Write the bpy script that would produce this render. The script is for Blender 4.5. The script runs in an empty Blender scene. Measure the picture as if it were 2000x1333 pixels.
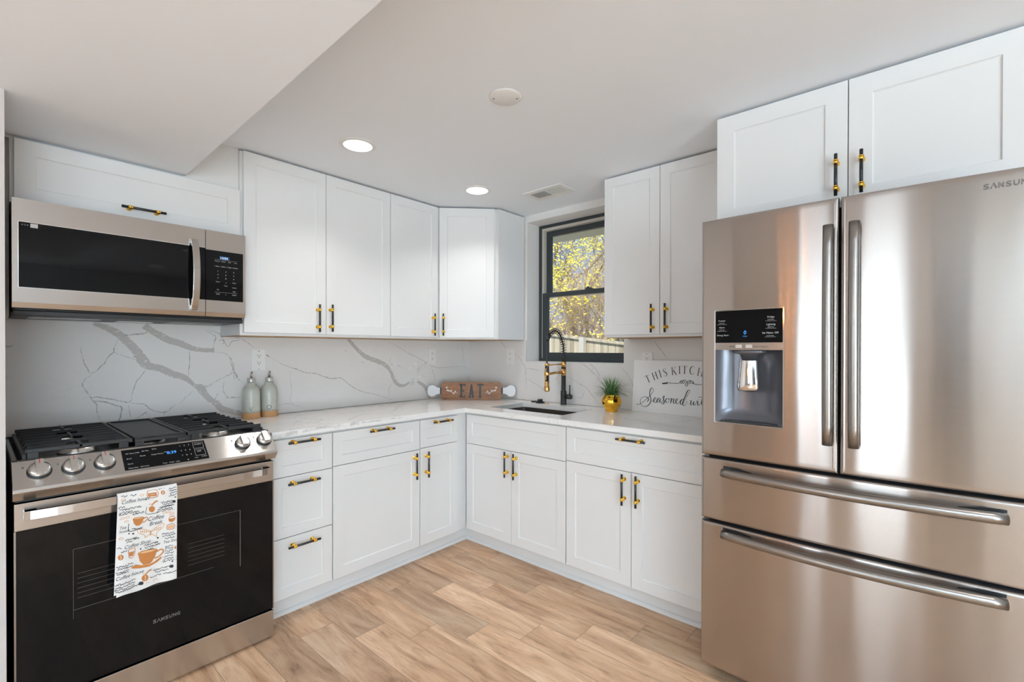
import bpy, bmesh, math, random
from mathutils import Matrix, Vector, noise

# ------------------------------------------------------------------ camera, world, lights, exposure
SC = bpy.context.scene
COL = SC.collection
CAM = (-2.7982, -2.9188, 1.3040)
YAW, PITCH, ROLL, FPX, SHY = 0.7153, -0.0046, 0.0011, 917.45, 20.27
_fw = Vector((math.cos(YAW)*math.cos(PITCH), math.sin(YAW)*math.cos(PITCH), math.sin(PITCH)))
_r = Vector((math.sin(YAW), -math.cos(YAW), 0)); _u = _r.cross(_fw)
_r2 = _r*math.cos(ROLL) + _u*math.sin(ROLL); _u2 = -_r*math.sin(ROLL) + _u*math.cos(ROLL)
cd = bpy.data.cameras.new('camera'); cam = bpy.data.objects.new('camera', cd); COL.objects.link(cam)
cd.sensor_width = 36; cd.lens = FPX/2000*36; cd.shift_y = SHY/2000; cd.clip_start = 0.02; cd.clip_end = 200
cam.matrix_world = Matrix(((_r2.x, _u2.x, -_fw.x, CAM[0]), (_r2.y, _u2.y, -_fw.y, CAM[1]), (_r2.z, _u2.z, -_fw.z, CAM[2]), (0, 0, 0, 1)))
SC.camera = cam

SC.view_settings.view_transform = 'Standard'
SC.view_settings.look = 'None'
SC.view_settings.gamma = 1
SC.view_settings.use_curve_mapping = False
SC.view_settings.exposure = -0.37
SC.cycles.diffuse_bounces = 6
SC.cycles.glossy_bounces = 5
SC.cycles.sample_clamp_indirect = 8

W = bpy.data.worlds.new('world'); SC.world = W; W.use_nodes = True
nt = W.node_tree; nt.nodes.clear()
wo = nt.nodes.new('ShaderNodeOutputWorld'); wb = nt.nodes.new('ShaderNodeBackground')
tc = nt.nodes.new('ShaderNodeTexCoord'); sx = nt.nodes.new('ShaderNodeSeparateXYZ'); cr = nt.nodes.new('ShaderNodeValToRGB')
cr.color_ramp.elements[0].position = 0.0; cr.color_ramp.elements[0].color = (.45, .60, .84, 1)
cr.color_ramp.elements[1].position = 0.45; cr.color_ramp.elements[1].color = (.17, .33, .68, 1)
nt.links.new(tc.outputs['Generated'], sx.inputs[0]); nt.links.new(sx.outputs['Z'], cr.inputs[0])
nt.links.new(cr.outputs[0], wb.inputs[0]); wb.inputs[1].default_value = 1.4
nt.links.new(wb.outputs[0], wo.inputs[0])

def lamp(name, kind, loc, rot, energy, color=(1, 1, 1), size=1, size_y=None, shape=None):
    d = bpy.data.lights.new(name, kind); d.energy = energy; d.color = color
    if kind == 'AREA':
        d.shape = shape or ('RECTANGLE' if size_y else 'DISK'); d.size = size
        if size_y: d.size_y = size_y
    o = bpy.data.objects.new(name, d); COL.objects.link(o); o.location = loc; o.rotation_euler = rot
    return o
PI = math.pi
sun = lamp('sun', 'SUN', (0, 0, 10), (math.radians(38), 0, math.radians(-62)), 8.0, (1, .95, .86)); sun.data.angle = 0.01
# daylight through the far openings; the front pair is added fill light
DAY = (0.75, 0.90, 1.0)
lamp('daylight_far_a', 'AREA', (-6.8, -2.72, 1.12), (0, math.radians(-90), 0), 44, DAY, 2.1, .62)
lamp('daylight_far_b', 'AREA', (-6.8, -1.72, 1.25), (0, math.radians(-90), 0), 26, DAY, 1.7, .6)
lamp('front_fill_a', 'AREA', (-4.0, -6.55, .8), (math.radians(122), 0, math.radians(-12)), 215, DAY, 1.8, 1.6)
lamp('front_fill_b', 'AREA', (-5.7, -6.55, .9), (math.radians(120), 0, math.radians(-20)), 110, DAY, 1.1, 1.3)
LAMP_W = 2.7
LAMP_C = (1.0, .98, .95)

# ------------------------------------------------------------------ measuring helpers
def ray(u, v):
    return _fw + _r2*((u-1000)/FPX) - _u2*((v-666.5-SHY)/FPX)
def at(u, v, ax, val):
    """where the line of sight through a measured point of the photograph meets the plane axis = val"""
    d = ray(u, v); c = Vector(CAM); return c + d*((val-c[ax])/d[ax])
def at_plane(u, v, P, n):
    d = ray(u, v); c = Vector(CAM); return c + d*((Vector(P)-c).dot(n)/d.dot(n))
def sL(u, v, y): p = at(u, v, 1, y); return (p.x, p.z)
def sR(u, v, x): p = at(u, v, 0, x); return (-p.y, p.z)

# ------------------------------------------------------------------ materials
MATS = {}
def mat(name, col, rough=.5, metal=0., **kw):
    m = bpy.data.materials.new(name); m.use_nodes = True
    b = m.node_tree.nodes['Principled BSDF']
    b.inputs['Base Color'].default_value = (*col, 1); b.inputs['Roughness'].default_value = rough; b.inputs['Metallic'].default_value = metal
    for k, v in kw.items():
        b.inputs[k.replace('_', ' ')].default_value = v
    MATS[name] = m
    return m
def nodes(m):
    return m.node_tree.nodes, m.node_tree.links, m.node_tree.nodes['Principled BSDF']
def N(m, t, **kw):
    n = m.node_tree.nodes.new(t)
    for k, v in kw.items(): setattr(n, k, v)
    return n
def ramp(m, *stops):
    n = N(m, 'ShaderNodeValToRGB'); e = n.color_ramp.elements
    while len(e) < len(stops): e.new(.5)
    for i, (p, c) in enumerate(stops):
        e[i].position = p; e[i].color = (*c, 1) if len(c) == 3 else c
    return n
def noise_mix(m, c1, c2, scale, lo=.35, hi=.65, detail=4, mapping=None, dist=0):
    ns, lk, b = nodes(m)
    g = N(m, 'ShaderNodeNewGeometry'); t = N(m, 'ShaderNodeTexNoise'); t.inputs['Scale'].default_value = scale; t.inputs['Detail'].default_value = detail; t.inputs['Distortion'].default_value = dist
    src = g.outputs['Position']
    if mapping:
        mp = N(m, 'ShaderNodeMapping'); mp.inputs['Scale'].default_value = mapping; lk.new(src, mp.inputs[0]); src = mp.outputs[0]
    lk.new(src, t.inputs[0]); r = ramp(m, (lo, c1), (hi, c2)); lk.new(t.outputs[0], r.inputs[0]); lk.new(r.outputs[0], b.inputs['Base Color'])
    return t, r
def bump(m, src, strength=.1, dist=.001):
    ns, lk, b = nodes(m); bp = N(m, 'ShaderNodeBump'); bp.inputs['Strength'].default_value = strength; bp.inputs['Distance'].default_value = dist
    lk.new(src, bp.inputs['Height']); lk.new(bp.outputs[0], b.inputs['Normal'])

white = mat('cabinet_paint', (.80, .80, .795), .32)
wallp = mat('wall_paint', (.80, .785, .765), .85)
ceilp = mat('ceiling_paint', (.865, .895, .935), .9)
farwall = mat('far_wall_paint', (.68, .67, .65), .85)
trimw = mat('trim_paint', (.80, .79, .77), .45)
woodedge = mat('raw_plywood_edge', (.45, .27, .13), .7)
black = mat('black_enamel', (.012, .012, .013), .22)
blackm = mat('matte_black', (.018, .018, .019), .45)
iron = mat('cast_iron', (.014, .014, .014), .5)
glassb = mat('black_glass', (.004, .004, .0045), .04, Specular_IOR_Level=.2)
gold = mat('polished_gold', (.95, .58, .09), .16, 1)
bronze = mat('brushed_gold', (.80, .47, .17), .25, 1)
barblack = mat('handle_black', (.02, .02, .022), .35)
plastic = mat('outlet_plastic', (.82, .81, .79), .35)
slot = mat('slot_dark', (.03, .03, .03), .6)
chrome = mat('chrome', (.8, .8, .8), .08, 1)
alum = mat('knob_aluminium', (.72, .71, .69), .28, 1)
dgray = mat('dispenser_gray', (.13, .13, .145), .22, .5)
trackw = mat('vinyl_track', (.62, .58, .52), .5)
frameb = mat('window_frame_black', (.035, .045, .05), .35)
ink = mat('ink_black', (.02, .02, .02), .7)
red = mat('red_mark', (.45, .03, .03), .5)
keytxt = mat('panel_print', (.55, .55, .55), .6)
logom = mat('logo_gray', (.16, .15, .15), .5)
brown = mat('print_brown', (.50, .19, .05), .8)
brownl = mat('print_light_brown', (.72, .42, .22), .8)
cloth = mat('towel_cotton', (.80, .79, .77), .9)
clay = mat('raw_clay', (.52, .29, .13), .8)
glaze = mat('speckled_glaze', (.5, .52, .46), .3)
noise_mix(glaze, (.28, .27, .22), (.52, .53, .47), 420, .33, .42, 2)
steelthin = mat('sink_steel', (.27, .25, .235), .35, 1)
signw = mat('sign_white', (.88, .88, .88), .5)
signh = mat('sign_handle_white', (.82, .83, .85), .4)
potg = mat('gold_glazed_pot', (.95, .50, .04), .1, 1)
t, r = noise_mix(potg, (.85, .40, .03), (1, .62, .08), 30); bump(potg, t.outputs[0], .5, .01)
leaf = mat('grass_blade_green', (.06, .17, .05), .45)
noise_mix(leaf, (.03, .10, .03), (.20, .36, .12), 60)
leafw = mat('sign_leaf_white', (.85, .78, .72), .6)
bark = mat('bark', (.22, .15, .10), .9)
twig = mat('pale_twigs', (.62, .48, .36), .9)
yleaf = mat('spring_leaves', (.75, .68, .08), .7)
noise_mix(yleaf, (.75, .68, .05), (1, .86, .10), 5)
yb = yleaf.node_tree.nodes['Principled BSDF']
yb.inputs['Subsurface Weight'].default_value = 0
fencem = mat('weathered_fence', (.5, .43, .33), .85)
t, r = noise_mix(fencem, (.30, .26, .18), (.64, .58, .44), 9, .3, .7, 6, (1, 1, .08))
postm = mat('fence_post_wood', (.55, .53, .46), .8)
grass = mat('lawn', (.30, .29, .17), .9)
eavem = mat('eave_cream', (.88, .82, .66), .7)
neigh = mat('neighbour_siding', (.72, .66, .66), .8)
furn = mat('dining_wood', (.25, .13, .07), .4)

def emis(name, col, st):
    m = mat(name, (0, 0, 0), .5)
    b = m.node_tree.nodes['Principled BSDF']; b.inputs['Emission Color'].default_value = (*col, 1); b.inputs['Emission Strength'].default_value = st
    return m
lampem = emis('led_diffuser', (1, .98, .95), 3.0)
bulbem = emis('candle_bulb', (1, .40, .10), 110)
blueem = emis('display_blue', (.05, .35, 1), 1.6)
bluedim = emis('display_blue_glow', (.01, .07, .25), .5)
bluedim.node_tree.nodes['Principled BSDF'].inputs['Base Color'].default_value = (.0, .02, .06, 1)

glassc = bpy.data.materials.new('window_glass'); glassc.use_nodes = True
gn = glassc.node_tree; gn.nodes.clear()
go = gn.nodes.new('ShaderNodeOutputMaterial'); gm = gn.nodes.new('ShaderNodeMixShader'); gt = gn.nodes.new('ShaderNodeBsdfTransparent'); gg = gn.nodes.new('ShaderNodeBsdfGlossy'); gf = gn.nodes.new('ShaderNodeFresnel')
gg.inputs['Roughness'].default_value = .01; gf.inputs['IOR'].default_value = 1.35
gn.links.new(gf.outputs[0], gm.inputs[0]); gn.links.new(gt.outputs[0], gm.inputs[1]); gn.links.new(gg.outputs[0], gm.inputs[2]); gn.links.new(gm.outputs[0], go.inputs[0])

def steel(name, col, rough, aniso, brush):
    """brushed stainless steel; the grain runs horizontally, so the highlights smear vertically"""
    m = mat(name, col, rough, 1); ns, lk, b = nodes(m); out = ns['Material Output']
    gl = N(m, 'ShaderNodeBsdfAnisotropic'); gl.inputs['Color'].default_value = (*col, 1); gl.inputs['Anisotropy'].default_value = -aniso
    tg = N(m, 'ShaderNodeCombineXYZ'); tg.inputs[2].default_value = 1; lk.new(tg.outputs[0], gl.inputs['Tangent'])
    g = N(m, 'ShaderNodeTexCoord'); mp = N(m, 'ShaderNodeMapping'); mp.inputs['Scale'].default_value = (6, 6, 700)
    t = N(m, 'ShaderNodeTexNoise'); t.inputs['Scale'].default_value = 1; t.inputs['Detail'].default_value = 3
    lk.new(g.outputs['Object'], mp.inputs[0]); lk.new(mp.outputs[0], t.inputs[0])
    r = N(m, 'ShaderNodeMapRange'); r.inputs[3].default_value = rough*(1-brush); r.inputs[4].default_value = rough*(1+brush)
    lk.new(t.outputs[0], r.inputs[0]); lk.new(r.outputs[0], gl.inputs['Roughness'])
    rc = ramp(m, (.35, tuple(c*.975 for c in col)), (.65, col)); lk.new(t.outputs[0], rc.inputs[0]); lk.new(rc.outputs[0], gl.inputs['Color'])
    lk.new(gl.outputs[0], out.inputs['Surface'])
    return m
steelm = steel('brushed_stainless', (.46, .415, .385), .175, .78, .06)
steelr = steel('satin_stainless', (.585, .555, .53), .24, .6, .08)
steelh = mat('dark_steel_handle', (.33, .305, .285), .3, 1)

# marble-look quartz
def quartz(name, base, vein, amount):
    m = mat(name, base, .12); ns, lk, b = nodes(m)
    g = N(m, 'ShaderNodeNewGeometry')
    n1 = N(m, 'ShaderNodeTexNoise'); n1.inputs['Scale'].default_value = 2.2; n1.inputs['Detail'].default_value = 8; n1.inputs['Roughness'].default_value = .6; n1.inputs['Distortion'].default_value = 1.2
    lk.new(g.outputs['Position'], n1.inputs[0])
    s = N(m, 'ShaderNodeMath', operation='SUBTRACT'); s.inputs[1].default_value = .5; lk.new(n1.outputs[0], s.inputs[0])
    a = N(m, 'ShaderNodeMath', operation='ABSOLUTE'); lk.new(s.outputs[0], a.inputs[0])
    r = ramp(m, (0, (amount,)*3), (.012, (0, 0, 0))); lk.new(a.outputs[0], r.inputs[0])
    n2 = N(m, 'ShaderNodeTexNoise'); n2.inputs['Scale'].default_value = 1.1; n2.inputs['Detail'].default_value = 2; lk.new(g.outputs['Position'], n2.inputs[0])
    r2 = ramp(m, (.48, (0, 0, 0)), (.62, (1, 1, 1))); lk.new(n2.outputs[0], r2.inputs[0])
    mu = N(m, 'ShaderNodeMath', operation='MULTIPLY'); lk.new(r.outputs[0], mu.inputs[0]); lk.new(r2.outputs[0], mu.inputs[1])
    n3 = N(m, 'ShaderNodeTexNoise'); n3.inputs['Scale'].default_value = 3; n3.inputs['Detail'].default_value = 5; lk.new(g.outputs['Position'], n3.inputs[0])
    r3 = ramp(m, (.3, tuple(c*.96 for c in base)), (.7, base)); lk.new(n3.outputs[0], r3.inputs[0])
    mx = N(m, 'ShaderNodeMix', data_type='RGBA'); lk.new(mu.outputs[0], mx.inputs['Factor']); lk.new(r3.outputs[0], mx.inputs['A']); mx.inputs['B'].default_value = (*vein, 1)
    lk.new(mx.outputs['Result'], b.inputs['Base Color'])
    return m
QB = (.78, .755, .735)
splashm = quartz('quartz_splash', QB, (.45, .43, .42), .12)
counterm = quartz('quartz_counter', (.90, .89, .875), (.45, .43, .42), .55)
def veinmat(name, c, base, scale, lo, hi):
    m = mat(name, c, .12); noise_mix(m, base, c, scale, lo, hi, 6); return m
vein_wide = veinmat('vein_wide', (.52, .49, .465), (.72, .695, .675), 60, .28, .44)
vein_thin = veinmat('vein_thin', (.36, .34, .335), (.70, .68, .66), 70, .34, .60)
vein_soft = veinmat('vein_soft', (.64, .625, .61), (.84, .83, .81), 30, .36, .62)

# wood-look plank tile
floorm = mat('wood_plank_tile', (.5, .32, .2), .38); ns, lk, b = nodes(floorm)
def MN(op, a, b_=None, c=None):
    n = N(floorm, 'ShaderNodeMath', operation=op)
    for i, x in enumerate((a, b_, c)):
        if x is None: continue
        if isinstance(x, (int, float)): n.inputs[i].default_value = x
        else: lk.new(x, n.inputs[i])
    return n.outputs[0]
g = N(floorm, 'ShaderNodeNewGeometry'); s = N(floorm, 'ShaderNodeSeparateXYZ'); lk.new(g.outputs['Position'], s.inputs[0])
PW, PL = .16, .613
xx = MN('DIVIDE', MN('ADD', s.outputs['X'], .71), PW); k = MN('FLOOR', xx); fx = MN('SUBTRACT', xx, k)
yy = MN('DIVIDE', MN('ADD', MN('ADD', s.outputs['Y'], .909), MN('MULTIPLY', k, .189)), PL); j = MN('FLOOR', yy); fy = MN('SUBTRACT', yy, j)
ex = MN('MULTIPLY', MN('MINIMUM', fx, MN('SUBTRACT', 1, fx)), PW); ey = MN('MULTIPLY', MN('MINIMUM', fy, MN('SUBTRACT', 1, fy)), PL)
edge = MN('MINIMUM', ex, ey); seam = MN('LESS_THAN', edge, .0011)
cmb = N(floorm, 'ShaderNodeCombineXYZ'); lk.new(k, cmb.inputs[0]); lk.new(j, cmb.inputs[1])
wn = N(floorm, 'ShaderNodeTexWhiteNoise'); lk.new(cmb.outputs[0], wn.inputs['Vector'])
off = N(floorm, 'ShaderNodeVectorMath', operation='MULTIPLY_ADD'); lk.new(wn.outputs['Color'], off.inputs[0]); off.inputs[1].default_value = (9, 9, 9)
mp = N(floorm, 'ShaderNodeMapping'); mp.inputs['Scale'].default_value = (14, 2.2, 1); lk.new(g.outputs['Position'], mp.inputs[0]); lk.new(mp.outputs[0], off.inputs[2])
n1 = N(floorm, 'ShaderNodeTexNoise'); n1.inputs['Scale'].default_value = 1; n1.inputs['Detail'].default_value = 8; n1.inputs['Roughness'].default_value = .62; n1.inputs['Distortion'].default_value = .9
lk.new(off.outputs[0], n1.inputs[0])
r1 = ramp(floorm, (.27, (.26, .145, .08)), (.38, (.50, .305, .185)), (.52, (.65, .425, .27)), (.70, (.80, .60, .425))); lk.new(n1.outputs[0], r1.inputs[0])
mpb = N(floorm, 'ShaderNodeMapping'); mpb.inputs['Scale'].default_value = (5, 1.6, 1); lk.new(off.outputs[0], mpb.inputs[0]); mpb.inputs['Scale'].default_value = (2.0, 1.3, 1)
n2 = N(floorm, 'ShaderNodeTexNoise'); n2.inputs['Scale'].default_value = 2.6; n2.inputs['Detail'].default_value = 10; n2.inputs['Roughness'].default_value = .75; lk.new(mpb.outputs[0], n2.inputs[0])
r2 = ramp(floorm, (.32, (.58, .50, .43)), (.47, (1, 1, 1)), (.60, (1.0, 1.0, 1.0)), (.74, (1.22, 1.22, 1.2))); lk.new(n2.outputs[0], r2.inputs[0])
m1 = N(floorm, 'ShaderNodeMix', data_type='RGBA', blend_type='MULTIPLY'); m1.inputs['Factor'].default_value = .8; lk.new(r1.outputs[0], m1.inputs['A']); lk.new(r2.outputs[0], m1.inputs['B'])
rv = ramp(floorm, (0, (.76, .74, .72)), (.5, (1, .96, .92)), (1, (1.22, 1.2, 1.16))); lk.new(wn.outputs['Value'], rv.inputs[0])
m2 = N(floorm, 'ShaderNodeMix', data_type='RGBA', blend_type='MULTIPLY'); m2.inputs['Factor'].default_value = .85; lk.new(m1.outputs['Result'], m2.inputs['A']); lk.new(rv.outputs[0], m2.inputs['B'])
m3 = N(floorm, 'ShaderNodeMix', data_type='RGBA'); lk.new(MN('MULTIPLY', seam, .75), m3.inputs['Factor']); lk.new(m2.outputs['Result'], m3.inputs['A']); m3.inputs['B'].default_value = (.16, .10, .07, 1)
lk.new(m3.outputs['Result'], b.inputs['Base Color'])
bump(floorm, MN('ADD', MN('MULTIPLY', MN('SUBTRACT', 1, seam), 1.0), MN('MULTIPLY', n1.outputs[0], .5)), .35, .001)

# sign board wood
signb = mat('sign_brown_wood', (.27, .105, .035), .45)
noise_mix(signb, (.20, .075, .025), (.36, .15, .05), 6, .3, .7, 6, (3, 3, 12))

# ------------------------------------------------------------------ mesh builder
class MB:
    def __init__(s): s.v = []; s.f = []; s.m = []; s.sm = []
    def add(s, vs, fs, m=0, smooth=False):
        o = len(s.v); s.v += [tuple(p) for p in vs]
        for f in fs: s.f.append([i+o for i in f]); s.m.append(m); s.sm.append(smooth)
        return s
    def box(s, x0, x1, y0, y1, z0, z1, m=0):
        if x1 < x0: x0, x1 = x1, x0
        if y1 < y0: y0, y1 = y1, y0
        if z1 < z0: z0, z1 = z1, z0
        return s.add([(x0,y0,z0),(x1,y0,z0),(x1,y1,z0),(x0,y1,z0),(x0,y0,z1),(x1,y0,z1),(x1,y1,z1),(x0,y1,z1)],
              [(0,3,2,1),(4,5,6,7),(0,1,5,4),(1,2,6,5),(2,3,7,6),(3,0,4,7)], m)
    def prism(s, poly, axis, a, b, m=0, smooth=False):
        """poly: 2D points; axis 0: (y,z) swept in x; 1: (x,z) swept in y; 2: (x,y) swept in z"""
        def P(p, t): return (t, p[0], p[1]) if axis == 0 else ((p[0], t, p[1]) if axis == 1 else (p[0], p[1], t))
        n = len(poly); vs = [P(p, a) for p in poly] + [P(p, b) for p in poly]
        ar = sum(poly[i][0]*poly[(i+1) % n][1]-poly[(i+1) % n][0]*poly[i][1] for i in range(n))
        flip = (ar < 0) ^ (axis == 1) ^ (b < a)
        e = [list(range(n))[::-1], list(range(n, 2*n))]; side = [(i, (i+1) % n, n+(i+1) % n, n+i) for i in range(n)]
        if flip: e = [f[::-1] for f in e]; side = [f[::-1] for f in side]
        s.add(vs, [], m); o = len(s.v)-2*n
        for f in e: s.f.append([i+o for i in f]); s.m.append(m); s.sm.append(False)
        for f in side: s.f.append([i+o for i in f]); s.m.append(m); s.sm.append(smooth)
        return s
    def tube(s, pts, r, m=0, seg=12, caps=True, smooth=True, flat=1.0):
        pts = [Vector(p) for p in pts]; n = len(pts); rs = r if isinstance(r, (list, tuple)) else [r]*n
        t0 = (pts[1]-pts[0]).normalized(); up = Vector((0, 0, 1)) if abs(t0.z) < .9 else Vector((1, 0, 0))
        a = t0.cross(up).normalized(); vs = []
        for i, p in enumerate(pts):
            t = (pts[min(i+1, n-1)]-pts[max(i-1, 0)]).normalized()
            a = (a - t*a.dot(t)).normalized(); b_ = t.cross(a)
            for q in range(seg):
                th = 2*PI*q/seg; vs.append(p + a*math.cos(th)*rs[i] + b_*math.sin(th)*rs[i]*flat)
        fs = [(i*seg+q, i*seg+(q+1) % seg, (i+1)*seg+(q+1) % seg, (i+1)*seg+q) for i in range(n-1) for q in range(seg)]
        s.add(vs, fs, m, smooth)
        if caps:
            o = len(s.v)-len(vs); s.f.append([o+q for q in range(seg)][::-1]); s.m.append(m); s.sm.append(False)
            s.f.append([o+(n-1)*seg+q for q in range(seg)]); s.m.append(m); s.sm.append(False)
        return s
    def cyl(s, p0, p1, r, m=0, seg=24): return s.tube([p0, p1], r, m, seg)
    def lathe(s, prof, c, m=0, seg=32, ax='z', smooth=True):
        """prof: (r, h) list from bottom to top about c along ax ('z' up or '-y' out)"""
        vs = []
        for r, h in prof:
            for q in range(seg):
                th = 2*PI*q/seg
                if ax == 'z': vs.append((c[0]+r*math.cos(th), c[1]+r*math.sin(th), c[2]+h))
                else: vs.append((c[0]+r*math.cos(th), c[1]-h, c[2]+r*math.sin(th)))
        n = len(prof); fs = [(i*seg+q, i*seg+(q+1) % seg, (i+1)*seg+(q+1) % seg, (i+1)*seg+q) for i in range(n-1) for q in range(seg)]
        s.add(vs, fs, m, smooth); o = len(s.v)-len(vs)
        if prof[0][0] > 1e-6: s.f.append([o+q for q in range(seg)][::-1]); s.m.append(m); s.sm.append(False)
        if prof[-1][0] > 1e-6: s.f.append([o+(n-1)*seg+q for q in range(seg)]); s.m.append(m); s.sm.append(False)
        return s
    def map(s, fn, start=0):
        for i in range(start, len(s.v)): s.v[i] = tuple(fn(*s.v[i]))
        return s
    def mesh(s, name, mats):
        me = bpy.data.meshes.new(name); me.from_pydata(s.v, [], s.f)
        for m in (mats if isinstance(mats, (list, tuple)) else [mats]): me.materials.append(m)
        me.polygons.foreach_set('material_index', s.m); me.polygons.foreach_set('use_smooth', s.sm); me.update()
        return me
    def build(s, name, mats, parent=None, bevel=0, world=False, label=None, fix=True):
        me = s.mesh(name, mats)
        if fix:
            bm = bmesh.new(); bm.from_mesh(me); bmesh.ops.recalc_face_normals(bm, faces=bm.faces); bm.to_mesh(me); bm.free()
        o = bpy.data.objects.new(name, me); COL.objects.link(o)
        if parent:
            o.parent = parent
            if world: o.matrix_parent_inverse = world_of(parent).inverted()
        if bevel:
            md = o.modifiers.new('bevel', 'BEVEL'); md.width = bevel; md.segments = 2; md.limit_method = 'ANGLE'; md.angle_limit = math.radians(40)
        if label: o['label'] = label
        return o
def world_of(o):
    m = o.matrix_parent_inverse @ o.matrix_basis if o.parent else o.matrix_basis
    return world_of(o.parent) @ m if o.parent else m
def thing(name, label, cat, loc=(0, 0, 0), rz=0, group=None, kind=None):
    o = bpy.data.objects.new(name, None); COL.objects.link(o); o.location = loc; o.rotation_euler = (0, 0, rz); o.empty_display_size = .05
    if label: o['label'] = label
    if cat: o['category'] = cat
    if group: o['group'] = group
    if kind: o['kind'] = kind
    return o
def tag(o, label=None, cat=None, group=None, kind=None):
    if label: o['label'] = label
    if cat: o['category'] = cat
    if group: o['group'] = group
    if kind: o['kind'] = kind
    return o
def struct(o): o['kind'] = 'structure'; return o

def smooth_line(pts, per=6):
    pts = [Vector((*p, 0)[:3]) if len(p) == 2 else Vector(p) for p in pts]
    if len(pts) < 3: return [pts[0].lerp(pts[-1], t/per) for t in range(per+1)] if len(pts) == 2 else pts
    out = []; P = [pts[0]*2-pts[1]] + pts + [pts[-1]*2-pts[-2]]
    for i in range(1, len(P)-2):
        for q in range(per):
            t = q/per; a, b_, c, d = P[i-1], P[i], P[i+1], P[i+2]
            out.append(.5*((2*b_)+(c-a)*t+(2*a-5*b_+4*c-d)*t*t+(3*b_-a-3*c+d)*t**3))
    out.append(pts[-1]); return out
def ribbon2d(pts, width, jitter=0, seed=0, taper=False):
    """flat ribbon along 2D points (x, y, w); returns verts2d, faces"""
    vs = []; fs = []; n = len(pts)
    for i in range(n):
        p = Vector(pts[i][:2]); a = Vector(pts[max(i-1, 0)][:2]); b_ = Vector(pts[min(i+1, n-1)][:2]); d = (b_-a)
        d = d.normalized() if d.length > 1e-9 else Vector((1, 0)); nn = Vector((-d.y, d.x)); w = width[i] if isinstance(width, list) else width
        if taper: w *= min(1, .3+2.5*min(i, n-1-i)/n)
        j1 = 1+jitter*noise.noise(Vector((i*.9, seed, 0)))*2; j2 = 1+jitter*noise.noise(Vector((i*.9, seed, 7)))*2
        vs += [tuple(p+nn*w*.5*j1), tuple(p-nn*w*.5*j2)]
    for i in range(n-1): fs.append((2*i, 2*i+1, 2*i+3, 2*i+2))
    return vs, fs

_tc = {}
def text2d(s, size=1, align='LEFT', shear=0, bold=0):
    key = (s, align, shear, bold)
    if key not in _tc:
        c = bpy.data.curves.new('t', 'FONT'); c.body = s; c.align_x = align; c.shear = shear; c.offset = bold; c.resolution_u = 3
        o = bpy.data.objects.new('t', c); COL.objects.link(o); bpy.context.view_layer.update()
        me = bpy.data.meshes.new_from_object(o.evaluated_get(bpy.context.evaluated_depsgraph_get()))
        _tc[key] = ([tuple(v.co) for v in me.vertices], [tuple(p.vertices) for p in me.polygons])
        bpy.data.objects.remove(o); bpy.data.curves.remove(c); bpy.data.meshes.remove(me)
    v, f = _tc[key]; return [(a*size, b_*size) for a, b_, _ in v], f
def put2d(mb, vf, fn, m=0):
    vs, fs = vf; mb.add([fn(*p[:2]) for p in vs], fs, m)

def brand(mb, fn, w=.60, step=.76):
    """wide capitals of the maker's mark, first A without its crossbar; fn maps (x, 0..0.72) to a point"""
    x = 0
    for i, ch in enumerate('SAMSUNG'):
        if ch == 'A': st = [[(0, 0), (.30, .72), (.6, 0)]]
        else: st = None
        if st:
            for l in st: put2d(mb, ribbon2d([(x+a, b_) for a, b_ in l], .16), fn)
        else:
            v, f = text2d(ch, 1, 'LEFT', 0, .012); x0 = min(a for a, _ in v); x1 = max(a for a, _ in v)
            put2d(mb, ([(x+(a-x0)/(x1-x0)*w, b_) for a, b_ in v], f), fn)
        x += step

# ------------------------------------------------------------------ the room
CZ = 2.326
XF, YF = -6.5, -6.0
def holed(name, axis, fixed, thick, lo, hi, holes, material, z0=0, z1=CZ):
    """wall slab on plane axis=fixed, extending away by thick; holes (a0,a1,z0,z1)"""
    As = sorted({lo, hi, *[h[0] for h in holes], *[h[1] for h in holes]}); Zs = sorted({z0, z1, *[h[2] for h in holes], *[h[3] for h in holes]})
    mb = MB()
    for a0, a1 in zip(As, As[1:]):
        for c0, c1 in zip(Zs, Zs[1:]):
            if any(h[0] <= a0 and a1 <= h[1] and h[2] <= c0 and c1 <= h[3] for h in holes): continue
            if axis == 0: mb.box(fixed, fixed+thick, a0, a1, c0, c1)
            else: mb.box(a0, a1, fixed, fixed+thick, c0, c1)
    return struct(mb.build(name, material))
holed('wall_back', 1, 0, .2, XF, .2, [], wallp)
WY0, WY1, WZ0, WZ1 = -1.4625, -.64, 1.211, 2.274
holed('wall_right', 0, 0, .2, YF, 0, [(WY0, WY1, WZ0, WZ1)], wallp)
holed('wall_left', 0, XF, -.15, YF-.15, .2, [(-3.13, -2.37, .06, 2.2), (-2.02, -1.42, .3, 2.2)], mat('taupe_wall_paint', (.40, .35, .31), .85))
holed('wall_front', 1, YF, -.15, XF, .2, [(-4.9, -3.0, .30, 2.2), (-2.43, -2.08, .46, 1.6), (-6.2, -5.2, .5, 2.1)], farwall)
struct(MB().box(XF-.2, .2, YF-.2, .2, -.1, 0).build('floor', floorm))
struct(MB().box(XF-.2, .2, YF-.2, .2, CZ, CZ+.12).build('ceiling', ceilp))
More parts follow.
